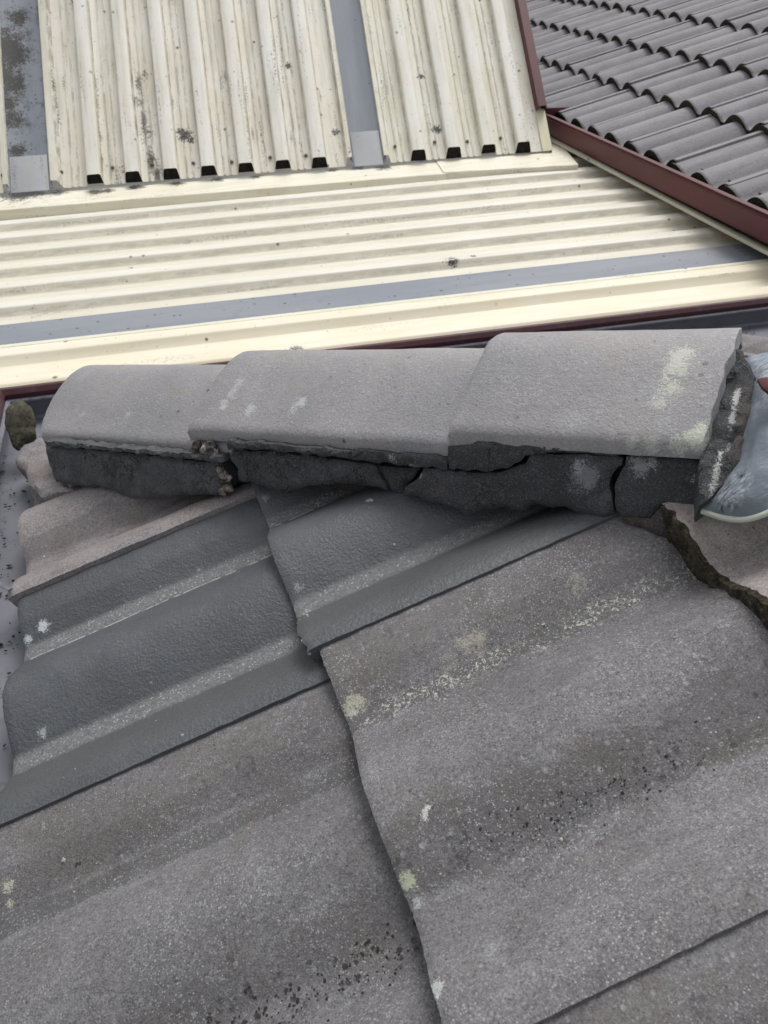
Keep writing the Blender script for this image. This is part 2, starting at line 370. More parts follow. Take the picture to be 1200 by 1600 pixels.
def mat_far(name):
    t = NT(name); v_ = t.mth('MULTIPLY', t.y, -1)
    col = t.mix(t.sm(t.noise(5, 4), .35, .65), (.20, .19, .205), (.25, .24, .255))
    col = t.mix(t.mth('MULTIPLY', t.sm(t.rnd, 0, 1), .5), col, (.27, .265, .27))
    col = t.mix(t.mth('MULTIPLY', t.spots(45, .16, .25, .5), .7), col, (.36, .36, .31))
    mp = t.n.new('ShaderNodeMapping'); mp.inputs['Scale'].default_value = (.1, 1, 1); t.l.new(t.p, mp.inputs[0])
    col = t.mix(t.mth('MULTIPLY', t.sm(t.noise(60, 3, .6, mp.outputs[0]), .5, .7), .35), col, (.12, .115, .12))
    col = t.mix(t.mth('MULTIPLY', t.sm(t.noise(30, 4, .7), .58, .7), .4), col, (.19, .19, .155))
    col = grain(t, col, .2, 260)
    ed = t.sm(t.mth('ADD', t.x, t.mth('MULTIPLY', t.noise(60, 3), .015)), .021, .008); col = t.mix(t.mth('MULTIPLY', ed, .8), col, (.05, .05, .04))
    t.bump([(t.noise(200, 3), .5, .0015)]); return t.out(col, .75, 0, .4)
def mat_moss(name, c1=(.05, .048, .03), c2=(.022, .022, .02), c3=(.16, .14, .11)):
    t = NT(name, False); col = t.mix(t.sm(t.noise(90, 5, .75), .38, .62), c1, c2); col = t.mix(t.mth('MULTIPLY', t.sm(t.noise(210, 4, .7), .55, .7), .7), col, c3)
    t.bump([(t.noise(150, 5, .8), 1., .006)]); return t.out(col, .95, 0, .15)
def mat_lead(name):
    t = NT(name, False)
    col = t.mix(t.sm(t.noise(16, 4), .4, .62), (.23, .275, .32), (.165, .19, .22))
    col = t.mix(t.sm(t.noise(26, 5, .7), .5, .66), col, (.30, .33, .365))
    mp = t.n.new('ShaderNodeMapping'); mp.inputs['Rotation'].default_value = (0, .3, .7); mp.inputs['Scale'].default_value = (.35, 2.2, 1); t.l.new(t.p, mp.inputs[0])
    a = t.noise(190, 4, .7, mp.outputs[0]); msk = t.sm(t.noise(20, 2), .46, .56)
    col = t.mix(t.mth('MULTIPLY', t.sm(a, .56, .64), msk), col, (.03, .033, .06))
    col = t.mix(t.mth('MULTIPLY', t.sm(a, .46, .40), msk), col, (.38, .385, .42))
    t.bump([(t.noise(55, 3, .6), .4, .003), (a, .5, .0015)]); return t.out(col, .55, .15, .4)
def mat_plain(name, c, rough=.9):
    t = NT(name); t.bump([(t.noise(120, 4, .7), .4, .002)]); return t.out(grain(t, t.mix(t.sm(t.noise(3, 4), .35, .65), c, tuple(x * .8 for x in c)), .2, 200), rough)

PALE = (.47, .48, .40); WHITE = (.55, .56, .53); BLK = (.045, .045, .04)
M_cream_hi = None
M_maroon = mat_paint('maroon_paint', (.074, .0105, .0145), (.07, .05, .05), .5, .25)
M_maroon_lip = mat_paint('maroon_lip', (.045, .008, .012))
M_zinc = mat_paint('gutter_zinc', (.135, .14, .165), (.085, .08, .075), .5, .9)
M_beige = mat_cream('cream_apron', .55, 'x', base=(.66, .65, .53), alt=(.7, .69, .58))
M_far = mat_far('far_tile'); M_farbutt = mat_moss('far_moss')
M_butt = mat_moss('tile_edge', (.06, .055, .05), (.03, .03, .03))
M_moss = mat_moss('moss', (.10, .085, .058), (.032, .029, .023), (.26, .225, .17))
M_lead = mat_lead('lead')
M_rub = mat_rub('rubble'); M_pale = mat_rub('pale_mortar', (.50, .51, .48), (.30, .31, .29)); M_grit = mat_rub('grit', (.42, .43, .38), (.20, .21, .19))
M_ground = mat_plain('yard_concrete', (.17, .17, .19)); M_wall = mat_plain('brick_wall', (.24, .15, .11))
M_black = mat_plain('dark_cavity', (.02, .018, .016))
M_cav = mat_moss('cavity_shade_dirt', (.030, .026, .022), (.010, .009, .008), (.085, .075, .06))  # near-black brown: shade of the open rib ends put into colour, plus dirt
M_plast = mat_plain('old_pointing', (.30, .31, .32))

# ------------------------------------------------------------------ ground and walls
def box(name, x0, x1, y0, y1, z0, z1, mt, parent=None):
    V = [(x, y, z) for x in (x0, x1) for y in (y0, y1) for z in (z0, z1)]
    Fc = [(0, 1, 3, 2), (4, 6, 7, 5), (0, 4, 5, 1), (2, 3, 7, 6), (0, 2, 6, 4), (1, 5, 7, 3)]
    return mobj(name, V, Fc, mt, parent, smooth=False)
g = mobj('ground', [(-400, -400, 0), (400, -400, 0), (400, 400, 0), (-400, 400, 0)], [(0, 1, 2, 3)], M_ground, smooth=False); tag(g, kind='structure')

# ------------------------------------------------------------------ near tiled roof, two slopes meeting at a hip
TP = .348; CP = 1 / math.sqrt(1 + TP * TP); SP = TP * CP
P1 = Vector((.0848, .447, H - .475))       # a point on the crest plane of slope A
NA = Vector((-SP, 0, CP)); UA = Vector((CP, 0, SP))
HS = .975                                  # plan line of the hip: x + y = HS
def zA(x): return P1.z + TP * (x - P1.x)
PB = Vector((0, .89, zA(.085))); NB = Vector((0, SP, CP)); UB = Vector((0, -CP, SP))
def zB(y): return zA(HS - y)
HR = .0265
def prof(v, h=HR, ex=1.05):
    if v < 0: d = .072 - v
    else: d = min(abs(v - .072), abs(v - .222))
    w = h * math.sin(math.pi / 2 * clamp((d - .011) / .064)) ** ex - h
    if v < .034: w -= .0055 * clamp(1 - v / .034) ** .7 if v > 0 else .0055
    if v > .292: w -= (v - .292) * .15
    return w
def tile(name, O, ux, uw, mats, width=.303, length=.40, clip=None, surf='roof', seed=0., nu=88, nv=118, thick=.012, chip=None):
    uy = uw.cross(ux); M = Matrix(((ux.x, uy.x, uw.x, O.x), (ux.y, uy.y, uw.y, O.y), (ux.z, uy.z, uw.z, O.z), (0, 0, 0, 1)))
    def pt(i, j):
        x = length * i / nu; v = -.02 + (width + .02) * j / nv
        vv = v * .303 / width if v > 0 else v
        w = prof(vv) - .013 * x / .30 + .0009 * nz((x, v, seed), 28) + .0004 * nz((x, v, seed), 90)
        w -= .002 * (1 - clamp(x / .004)) ** 2
        e = .0008 * nz((v, seed, 0), 45) + .0009 * nz((v, seed, 1), 260)
        if chip:
            for (cv, cw, cd) in chip: e += cd * clamp(1 - abs(v - cv) / cw) * (1 + .5 * nz((v, 3, seed), 300))
        x += e * (1 - clamp(x / .03))
        ey = (.0009 * nz((x, seed, 5), 80)) * clamp((v - .29) / .01)
        return Vector((x, -v + ey, w))
    def bt(i, j):
        p = pt(i, j); x = length * i / nu
        return Vector((p.x + .002, p.y, p.z - thick + (.002 * (1 - clamp(x / .004)) ** 2)))
    V, Fc, (nt, n1, n2) = solid_grid(nu, nv, pt, bt)
    mi = [0] * len(Fc)
    for k in range(n1, n2): mi[k] = 1
    if clip is not None:
        bm = bmesh.new(); vs = [bm.verts.new(M @ q) for q in V]
        for k, f in enumerate(Fc):
            q = bm.faces.new([vs[a] for a in f]); q.material_index = mi[k]
        for (cp, cn) in clip:
            bmesh.ops.bisect_plane(bm, geom=bm.verts[:] + bm.edges[:] + bm.faces[:], plane_co=cp, plane_no=cn, clear_outer=True)
        bm.verts.ensure_lookup_table(); bm.verts.index_update(); inv = M.inverted()
        V = [inv @ q.co for q in bm.verts]; Fc = [tuple(q.index for q in f.verts) for f in bm.faces]; mi = [f.material_index for f in bm.faces]
        bm.free()
        if not V: return None
    return mobj(name, V, Fc, mats, midx=mi, M=M, surf=surf)
def OA(x, y): return Vector((x, y, zA(x)))
def OB(x, y): return Vector((x, y, zB(y)))
hipA = [(Vector((HS - .03, 0, 0)), Vector((1, 1, 0)).normalized())]
hipB = [(Vector((HS + .03, 0, 0)), Vector((-1, -1, 0)).normalized())]
GA = lambda u, v: hit(u, v, P1, NA)
g_c1, g_c2 = (.168, .165, .174), (.130, .128, .134)
M_t_mid = mat_tile('tile_grey_left', g_c1, g_c2, .75, 0, .55, .95, patches=[(GA(12, 1385), .012, .45, PALE), (GA(15, 1412), .007, .4, PALE)])
M_t_big = mat_tile('tile_grey_right', (.180, .175, .184), (.135, .131, .136), .9, .95, .6, .5,
                   patches=[(GA(556, 1098), .016, .5, (.46, .44, .36)), (GA(636, 1378), .009, .35, PALE), (GA(652, 1412), .006, .4, (.36, .38, .38)), (GA(740, 1000), .03, .72, (.40, .36, .30)), (GA(682, 1545), .008, .5, WHITE), (GA(880, 1315), .01, .6, BLK)])
M_t_low = mat_tile('tile_grey_low', (.168, .165, .174), (.130, .128, .134), .8, 0, .5, .3)
M_t_pink = mat_tile('tile_pinkish', (.26, .235, .235), (.215, .20, .205), .35, 0, .15, 0, brown=(.22, .19, .175))
M_t_pale = mat_tile('tile_pale_pink', (.40, .36, .33), (.30, .265, .26), .7, 0, .1, 0, brown=(.30, .25, .21))
M_t_B = mat_tile('tile_far_slope', (.22, .205, .21), (.19, .18, .185), .4, 0, .3, 0)
M_dk1 = mat_dark('tile_dark_coat', patches=[(GA(67, 978), .011, .35, WHITE), (GA(42, 1000), .009, .45, WHITE), (GA(65, 1148), .008, .4, (.36, .38, .38)), (GA(310, 890), .004, .7, WHITE)])
M_dk2 = mat_dark('tile_dark_coat_upper', (.071, .076, .083), patches=[(GA(468, 917), .010, .6, (.3, .32, .33))])
EX = -.206
TILES = [
    ('roof_tile', EX - .008, 1.058, M_t_pink, 'pinkish grey concrete tile cut off under the first ridge cap, ending over the gutter', .303, .40, None, 1.),
    ('roof_tile', EX, .752, M_dk1, 'dark coated blue grey tile with two broad rolls reaching out over the left gutter', .303, .40, None, 2.),
    ('roof_tile', EX, .446, M_t_mid, 'rough grey tile below the long dark tile, peppered with black spots at its lower roll', .300, .40, None, 3.),
    ('roof_tile', EX, .146, M_t_low, 'rough grey tile of the lowest course at the bottom edge of the photo', .303, .40, None, 4.),
    ('roof_tile', .0735, .772, M_dk2, 'dark coated tile right under the cracked mortar, chipped at its lower left corner', .303, .40, [(.298, .012, .006), (.283, .006, .003)], 5.),
    ('roof_tile', .0865, .470, M_t_big, 'large rough grey tile with a row of white lichen dots along its upper channel', .322, .40, None, 6.),
    ('roof_tile', .086, .148, M_t_low, 'rough grey tile filling the lower right corner of the photo', .303, .40, None, 7.),
    ('roof_tile', .384, .440, M_t_pale, 'pale pinkish tile below the lead flashing with a thick broken mossy edge', .303, .40, None, 8.),
    ('roof_tile', .384, .137, M_t_low, 'rough grey tile of the third course beyond the right edge', .303, .40, None, 9.),
]
for nm, x, y, mt, lab, wd, ln, chip, sd_ in TILES:
    o = tile(nm, OA(x, y) + NA * (.015 if sd_ >= 8. else .003 if sd_ == 1. else .007 if sd_ in (5., 6., 7.) else 0), UA, NA, [mt, M_butt], wd, ln, hipA, seed=sd_, chip=chip, thick=.02 if sd_ == 8. else .018)
    if o: tag(o, lab, 'roof tile', 'tiles of the near roof slope')
kB = 0
for ci, by in enumerate((1.195, .875, .555)):
    for k in range(-1, 5):
        x0 = .62 + .303 * k + (.01 if ci % 2 else 0)
        if x0 < -.05 or x0 + by < .95: continue
        o = tile('roof_tile', OB(x0, by), UB, NB, [M_t_B, M_butt], .303, .40, hipB, surf='roofB', seed=20 + kB, nu=50, nv=60); kB += 1
        if o: tag(o, 'pinkish grey tile on the far slope behind the ridge caps, %s' % ('next to the gutter', 'one course above the gutter', 'two courses above the gutter')[ci], 'roof tile', 'tiles of the far slope behind the ridge')
# mossy broken edge of the pale tile
o8 = [o for o in bpy.data.objects if o.get('label', '').startswith('pale pinkish')][0]
def edge_moss(parent, x, y0, width):
    V = []; Fc = []; n = 110; k = 7
    for i in range(n + 1):
        v = -.0 + width * i / n; base = prof(v) - .006
        for j in range(k + 1):
            a = j / k; r = .0035 * math.sin(math.pi * a) + .003 * nz((v * 90, a * 3, 2)) + .002 * nz((v * 330, a * 7, 5))
            w = base + .005 - .038 * a + .0012 * nz((v * 120, a * 4, 9))
            V.append(OA(x, y0 - v) + NA * (w + .0145) - UA * (r + .0035) )
    for i in range(n):
        for j in range(k): q = i * (k + 1) + j; Fc.append((q, q + k + 1, q + k + 2, q + 1))
    V2 = [v + UA * .012 for v in V]; b = len(V); Fc += [tuple(reversed([a + b for a in f])) for f in Fc]
    for i in range(n):
        q = i * (k + 1); Fc.append((q, q + b, q + k + 1 + b, q + k + 1)); q += k; Fc.append((q, q + k + 1, q + k + 1 + b, q + b))
    tag(mobj('mossy_edge', V + V2, Fc, M_moss, parent), 'crumbling brown edge grown with moss')
edge_moss(o8, .384, .440, .303)

# lichen, scuffs and stains where the photograph shows them
for u, v, r_, t_, nm, pc in ((556, 1098, .013, .38, 'tile_grey_right', (.44, .43, .33)), (548, 1112, .008, .4, 'tile_grey_right', (.42, .42, .36)), (636, 1378, .008, .3, 'tile_grey_right', (.42, .46, .33)), (652, 1412, .0055, .4, 'tile_grey_right', (.36, .38, .38)),
        (664, 1274, .005, .4, 'tile_grey_right', WHITE), (668, 1262, .003, .3, 'tile_grey_right', WHITE), (662, 1322, .005, .5, 'tile_grey_right', (.34, .36, .36)), (682, 1545, .006, .4, 'tile_grey_right', (.4, .42, .42)), (740, 1005, .022, .55, 'tile_grey_right', (.40, .37, .31)),
        (700, 1035, .018, .62, 'tile_grey_right', (.36, .33, .28)), (900, 915, .02, .6, 'tile_grey_right', (.44, .44, .37)), (880, 1315, .008, .45, 'tile_grey_right', (.05, .05, .05)), (860, 1322, .008, .5, 'tile_grey_right', (.05, .05, .05)), (722, 1338, .007, .5, 'tile_grey_right', (.05, .05, .05)),
        (750, 1190, .03, .75, 'tile_grey_right', (.085, .078, .072)), (820, 1230, .04, .8, 'tile_grey_right', (.09, .083, .078)), (1000, 1230, .05, .85, 'tile_grey_right', (.10, .09, .085)), (935, 1110, .03, .78, 'tile_grey_right', (.30, .30, .29)), (780, 1470, .02, .7, 'tile_grey_right', (.33, .35, .36)), (770, 1490, .02, .75, 'tile_grey_right', (.33, .35, .36)),
        (12, 1385, .008, .4, 'tile_grey_left', PALE), (16, 1412, .005, .4, 'tile_grey_left', PALE), (360, 1495, .008, .5, 'tile_grey_left', (.06, .06, .06)), (600, 1400, .03, .7, 'tile_grey_left', (.06, .06, .062)), (620, 1350, .02, .75, 'tile_grey_left', (.06, .06, .062)), (110, 1310, .03, .75, 'tile_grey_left', (.09, .082, .07)),
        (67, 978, .0085, .25, 'tile_dark_coat', (.55, .58, .6)), (42, 1000, .0085, .35, 'tile_dark_coat', (.5, .55, .6)), (66, 1146, .007, .3, 'tile_dark_coat', (.33, .35, .35)), (311, 890, .004, .5, 'tile_dark_coat', (.3, .32, .33)), (400, 962, .01, .7, 'tile_dark_coat', (.13, .15, .14)), (375, 955, .008, .65, 'tile_dark_coat', (.03, .033, .035)),
        (468, 917, .008, .5, 'tile_dark_coat_upper', (.3, .32, .33)), (415, 778, .008, .5, 'tile_dark_coat_upper', (.25, .27, .28)), (700, 860, .04, .8, 'tile_dark_coat_upper', (.10, .115, .10)), (160, 850, .02, .6, 'tile_pinkish', (.17, .15, .15)), (228, 818, .015, .7, 'tile_pinkish', (.13, .12, .12)), (1140, 870, .03, .6, 'tile_pale_pink', (.22, .2, .19)), (1120, 830, .02, .5, 'tile_pale_pink', (.5, .48, .45))):
    p_, n_ = pick(u, v, 'roof')
    if p_ is not None: late(nm, p_, r_, t_, pc)

# ------------------------------------------------------------------ ridge caps
HD = Vector((1, -1, TP)); HD.normalize()   # hip direction, climbing
HB = Vector((-1, -1, 0)).normalized()      # lateral, towards slope A
HC = HD.cross(HB) * -1 if HD.cross(HB).z < 0 else HD.cross(HB)
def hipP(m_): x = (HS + m_) / 2; return Vector((x, HS - x, zA(x)))   # m_ = x - y
def cap(m0, length, h0, h1, mt, label, seed, half=.1035, clipm=None, bulge=0., k=.859):
    nu, nv = 90, 96
    O = hipP(m0); 
    def base(i, j, off=0.):
        a = length * i / nu; b = half * (2 * j / nv - 1);         c = h0 + (h1 - h0) * a / length - (math.sqrt((k * b) ** 2 + .032 ** 2) - .032)
        c += .0012 * nz((a, b, seed), 14) + .0003 * nz((a, b, seed), 75)
        c -= .0025 * (1 - clamp(a / .006)) ** 2 + .003 * (1 - clamp((half - abs(b)) / .006)) ** 2
        a2 = a + (.002 * nz((b, seed, 0), 40) + .0012 * nz((b, seed, 0), 160)) * (1 - clamp(a / .03)) + (0.005 * nz((b, seed, 7), 60) if i == nu else 0)
        b2 = b + .0007 * nz((a, seed, 3), 90) * (1 if abs(b) > half * .97 else 0)
        a2 -= bulge * (1 - (b / half) ** 4) * (1 - clamp(a / .12))
        return Vector((a2 + c * HD.z, b2, c * HC.z))
    M = Matrix(((HD.x, HB.x, HC.x, O.x), (HD.y, HB.y, HC.y, O.y), (HD.z, HB.z, HC.z, O.z), (0, 0, 0, 1)))
    V, Fc, (nt, n1, n2) = solid_grid(nu, nv, base, lambda i, j: base(i, j) - Vector((-.001, 0, .0115)))
    mi = [0] * len(Fc)
    o = mobj('ridge_cap', V, Fc, [mt], M=M, surf='cap'); tag(o, label, 'ridge cap', 'ridge caps along the hip'); return o
nF = (HC + HB * .75).normalized()
capP = lambda u, v: hit(u, v, hipP(-.4) + HB * .07 + HC * .075, nF)
LT = (.45, .46, .45)
M_c1 = mat_cap('cap_left', [])
M_c2 = mat_cap('cap_middle', [])
M_c3 = mat_cap('cap_right', [])
cap1 = cap(-1.176, .40, .091, .076, M_c1, 'weathered grey ridge cap at the low left end of the row', 1., half=.1035, bulge=.024, k=.775)
cap2 = cap(-.803, .375, .099, .086, M_c2, 'weathered grey ridge cap in the middle, above the rubble filled gap', 2., k=.75)
cap3 = cap(-.343, .224, .104, .095, M_c3, 'weathered grey ridge cap at the right end with yellowish lichen patches', 3., k=.792)

cap4 = cap(.13, .42, .104, .09, mat_cap('cap_beyond'), 'weathered grey ridge cap past the lead flashing, outside the right edge', 4.)
for u, v, r_, t_, nm, pc in ((1064, 556, .016, .32, 'cap_right', (.50, .51, .44)), (1056, 575, .014, .36, 'cap_right', (.48, .49, .43)), (1045, 605, .014, .35, 'cap_right', (.48, .5, .42)), (1030, 628, .012, .4, 'cap_right', (.47, .49, .43)), (1088, 685, .013, .25, 'cap_right', (.50, .52, .42)), (1095, 668, .008, .3, 'cap_right', (.48, .5, .42)),
        (1060, 697, .012, .35, 'cap_right', (.48, .5, .42)), (1020, 695, .012, .45, 'cap_right', (.46, .48, .42)), (985, 692, .010, .5, 'cap_right', (.46, .48, .42)), (1102, 568, .0035, .4, 'cap_right', (.1, .09, .09)), (1094, 587, .0035, .4, 'cap_right', (.1, .09, .09)), (840, 548, .02, .75, 'cap_right', (.40, .40, .36)),
        (375, 598, .012, .42, 'cap_middle', LT), (362, 615, .012, .42, 'cap_middle', LT), (350, 632, .010, .4, 'cap_middle', LT), (390, 640, .012, .4, 'cap_middle', LT), (470, 628, .011, .35, 'cap_middle', LT), (458, 640, .008, .45, 'cap_middle', LT), (640, 600, .04, .85, 'cap_middle', (.27, .235, .19)), (450, 610, .04, .85, 'cap_middle', (.27, .235, .19)), (538, 690, .003, .2, 'cap_middle', (.06, .06, .06)),
        (130, 645, .014, .6, 'cap_left', LT), (200, 648, .008, .5, 'cap_left', LT), (260, 620, .035, .8, 'cap_left', (.27, .235, .18)), (180, 600, .03, .85, 'cap_left', (.25, .22, .18)), (278, 643, .0025, .2, 'cap_left', (.05, .05, .05)), (325, 610, .003, .3, 'cap_left', (.05, .05, .05)), (330, 685, .02, .7, 'cap_left', (.4, .41, .42))):
    p_, n_ = pick(u, v, 'cap')
    if p_ is not None: late(nm, p_, r_, t_, pc)

# ------------------------------------------------------------------ mortar under the caps
nM = (HB + Vector((0, 0, .18))).normalized()
pM = hipP(-.4) + HB * .104 + Vector((0, 0, .0))
# put the mortar face just inside the cap edge: plane through the edge line
def mort_plane(off): return hipP(-.4) + HB * (.1110 + off) + Vector((0, 0, .0))
pM = mort_plane(0.)
mp = lambda u, v: hit(u, v, pM, nM)
M_mo1 = mat_mortar('mortar_left', (.058, .062, .065), streak=True, patches=[(mp(230, 700), .02, .95, (.3, .31, .32))])
M_mo = mat_mortar('mortar_dark', patches=[(mp(650, 735), .010, .3, (.40, .37, .33)), (mp(915, 738), .020, .3, (.20, .21, .22)), (mp(905, 728), .010, .45, (.33, .34, .36)), (mp(690, 765), .014, .6, (.12, .09, .08)),
     (mp(1000, 726), .012, .25, (.27, .27, .28)), (mp(1020, 722), .008, .3, (.3, .3, .3)), (mp(1090, 745), .009, .5, (.42, .42, .41)), (mp(1097, 752), .008, .45, (.42, .42, .41)), (mp(1058, 775), .006, .5, (.38, .38, .38)), (mp(950, 775), .008, .3, (.10, .12, .10)),
     (mp(860, 694), .016, .7, (.2, .2, .19)), (mp(615, 716), .007, .4, (.3, .29, .27))])
M_moB = mat_mortar('mortar_brown', (.052, .045, .040))
def mo(name, pts, label, mt=None, off=0., thick=.03, parent=None, seed=0., cat='mortar', bev=.0045, group='broken mortar bedding under the ridge caps', rough=.0016, jag=.0028):
    o = slab(name, pts, mort_plane(off), nM, mt or M_mo, thick=thick, bev=bev, parent=parent, seed=seed, rough=rough, jag=jag)
    if parent is None: tag(o, label, cat, group)
    return o
mo('mortar_bed', [(66, 697), (140, 704), (200, 710), (260, 716), (300, 722), (336, 724), (345, 735), (352, 752), (344, 768), (335, 775), (275, 775), (240, 781), (205, 780), (185, 775), (165, 765), (110, 760), (84, 754), (72, 720)], 'smooth dark mortar bed under the left ridge cap, streaked by the trowel', M_mo1, off=-.004, seed=1.)
mo('mortar_strip', [(67, 690), (345, 715), (346, 723), (300, 719), (260, 714), (200, 708), (140, 702), (72, 697)], None, M_mo1, off=.002, thick=.016, parent=cap1, seed=2., bev=.002)
mo('mortar_bed', [(358, 706), (420, 707), (480, 715), (560, 724.5), (584, 728), (588, 742), (600, 757), (600, 767), (565, 760), (535, 757), (482, 760), (455, 768), (440, 774), (420, 765), (395, 757), (372, 753), (366, 735), (357, 720)], 'dark mortar bed just right of the rubble filled gap', seed=3., off=-.001)
mo('mortar_strip', [(352, 690), (420, 695), (560, 705), (700, 715), (697, 735), (640, 728.5), (600, 725), (560, 720.5), (480, 711), (420, 704), (356, 702.5)], None, off=.0035, thick=.018, parent=cap2, seed=4., bev=.002)
mo('mortar_bed', [(587, 729), (640, 733), (654, 731), (645, 748), (630, 760), (623, 771), (605, 766), (603, 757), (592, 742)], 'small cracked wedge of mortar with a pale broken corner, between two cracks', off=-.006, seed=5.)
mo('mortar_bed', [(660, 731), (692, 736.5), (760, 741), (790, 738), (816, 725), (830, 712), (900, 712.5), (969, 716), (969, 728), (958, 743), (951, 764), (956, 790), (958, 803), (945, 809), (912, 805), (890, 797), (860, 796), (845, 793), (800, 798), (775, 795), (750, 801), (725, 807), (705, 796), (660, 783), (626, 773), (632, 762), (648, 748)],
   'broad slab of dark mortar under the right ridge cap with a worn grey patch', off=.003, seed=6.)
mo('mortar_strip', [(699, 698), (735, 697), (745, 689), (835, 695), (960, 702), (1000, 712), (1092, 715), (970, 711.5), (900, 708.5), (840, 706.5), (822, 712), (812, 722), (790, 733), (760, 737), (699, 733)], None, off=.005, thick=.02, parent=cap3, seed=7., bev=.002)
mo('mortar_bed', [(977, 716), (1085, 714), (1108, 722), (1124, 742), (1112, 783), (1085, 797), (1062, 797), (1046, 790), (1033, 792), (1026, 803), (1020, 812), (990, 817), (974, 812), (962, 797), (959, 775), (956, 762), (965, 745), (975, 730)],
   'block of dark mortar at the right end, split off by a wide crack', off=.004, seed=8.)
mo('mortar_bed', [(975, 812), (1010, 812), (1036, 796), (1070, 800), (1069, 830), (1079, 846), (1062, 856), (1025, 843), (985, 826), (968, 815)], 'crumbling brown mortar lump below the right end block', M_moB, off=.010, seed=9., bev=.006, rough=.004, thick=.05)
mo('mortar_bed', [(1072, 797), (1104, 800), (1100, 832), (1082, 842), (1072, 830)], 'small brown mortar chunk wedged beside the mossy tile edge', M_moB, off=.008, seed=10., bev=.005, rough=.004, thick=.05)
mo('mortar_bed', [(1088, 800), (1120, 806), (1122, 835), (1102, 852), (1084, 850), (1084, 838)], 'thin smear of mortar between the brown chunk and the lead', M_rub, off=-.006, seed=11., bev=.005, rough=.003, thick=.05)
# dark core that fills the inside of the ridge behind the broken faces
coreV = []
for mm in (-1.13, -.05):
    for b, c in ((.098, -.04), (.092, .030), (0, .070), (-.092, .030), (-.098, -.04)): coreV.append(hipP(mm) + HB * (b - .018 * (1 if b > 0 else -1 if b < 0 else 0)) + HC * c)
o = mobj('mortar_core', coreV, [(0, 1, 6, 5), (1, 2, 7, 6), (2, 3, 8, 7), (3, 4, 9, 8), (4, 0, 5, 9), (0, 1, 2, 3, 4), (5, 6, 7, 8, 9)], M_moB, smooth=False); tag(o, 'dark old bedding mortar seen inside the cracks of the ridge', 'mortar')
# end face of mortar at the right end of the last cap
pE = at(1100, 705, .607); pE2 = at(1142, 520, .652); pE3 = at(1180, 610, .622); nE = (pE2 - pE).cross(pE3 - pE); nE.normalize()
if nE.dot(CAMP - pE) < 0: nE = -nE
M_moE = mat_mortar('mortar_end', (.042, .044, .046))
stE = (pE - pE2).normalized()
for u, v, r_, t_, pc in ((1144, 550, .0032, .2, WHITE), (1150, 622, .0036, .2, WHITE), (1144, 655, .0036, .2, (.42, .43, .41)), (1139, 692, .0026, .3, (.42, .43, .41)), (1126, 706, .003, .3, WHITE), (1120, 735, .003, .3, WHITE), (1116, 752, .005, .4, (.4, .4, .39)), (1160, 680, .012, .4, (.09, .075, .07)), (1166, 610, .008, .5, (.09, .075, .07))):
    late('mortar_end', hit(u, v, pE, nE), r_, t_, pc, stE)
o = slab('mortar_bed', [(1142, 514), (1150, 536), (1162, 543), (1170, 562), (1184, 584), (1184, 610), (1178, 650), (1168, 690), (1158, 720), (1138, 745), (1112, 775), (1094, 785), (1094, 712), (1106, 690), (1112, 665), (1118, 625), (1126, 590), (1132, 560)],
         pE, nE, M_moE, thick=.03, bev=.004, rough=.0045, seed=14.); tag(o, 'tall ragged mortar fillet closing the right end of the last ridge cap, flecked white', 'mortar', 'broken mortar bedding under the ridge caps')
# closing face at the left end of the first cap
o = slab('mortar_bed', None, None, -HD, M_plast, raw=[hipP(-1.165) + HB * b + HC * c for b, c in ((.098, -.045), (.100, .035), (.06, .062), (0, .085), (-.06, .06), (-.1, .03), (-.098, -.045))], thick=.02, bev=.003, seed=15.)
tag(o, 'pale grey pointing that closes the rounded left end of the first ridge cap', 'mortar', 'broken mortar bedding under the ridge caps')

# rubble in the gap, loose crumbs
def lump(name, c, r, mt, label=None, cat='crumb', group=None, flat=.7, seed=0, parent=None, n=2, nrm=None, ro=1.):
    bm = bmesh.new(); bmesh.ops.create_icosphere(bm, subdivisions=n, radius=1)
    ax = Vector((random.uniform(.8, 1.3), random.uniform(.7, 1.1), flat)); rot = Matrix.Rotation(random.uniform(0, 6.28), 3, 'Z')
    q = (nrm or Vector((0, 0, 1))).to_track_quat('Z', 'Y').to_matrix()
    V = []
    for v in bm.verts:
        p = v.co.copy(); k = 1 + ro * (.45 * nz(p, 1.6, seed) + .25 * nz(p, 4, seed)); p = Vector((p.x * ax.x, p.y * ax.y, p.z * ax.z)) * k * r
        V.append(c + q @ (rot @ p))
    Fc = [tuple(v.index for v in f.verts) for f in bm.faces]; bm.free()
    o = mobj(name, V, Fc, mt, parent, smooth=False)
    if parent is None: tag(o, label, cat, group)
    return o
rub = [(308, 697, 7), (322, 702, 8), (334, 708, 7), (340, 722, 7), (344, 734, 6), (350, 742, 6), (352, 752, 6), (356, 762, 6), (348, 768, 5), (330, 698, 8), (318, 712, 5), (357, 748, 4)]
gap = empty('mortar_rubble', mp(345, 745)); tag(gap, 'pale broken rubble in the open gap between the first two ridge caps', 'rubble')
for k, (u, v, r) in enumerate(rub): lump('fragment', hit(u, v, mort_plane(-.008), nM), r * .00105, M_rub if k % 3 else M_moB, parent=gap, seed=k, nrm=nM, flat=.8)
def crumb(u, v, r, label, surf='roof', mt=M_pale, grp='loose mortar crumbs on the tiles'):
    p, n = pick(u, v, surf)
    if p is None: return
    c = empty('mortar_crumb', p); tag(c, label, 'crumb', grp)
    for k in range(5):
        dx = Vector((random.uniform(-1, 1), random.uniform(-1, 1), 0)) * r * .8
        lump('fragment', p + dx + n * r * .25, r * random.uniform(.35, .7), mt, parent=c, seed=u + k, flat=.5, nrm=n, n=2)
crumb(581, 779, .0048, 'pale crumb of mortar lying just below the small cracked wedge')
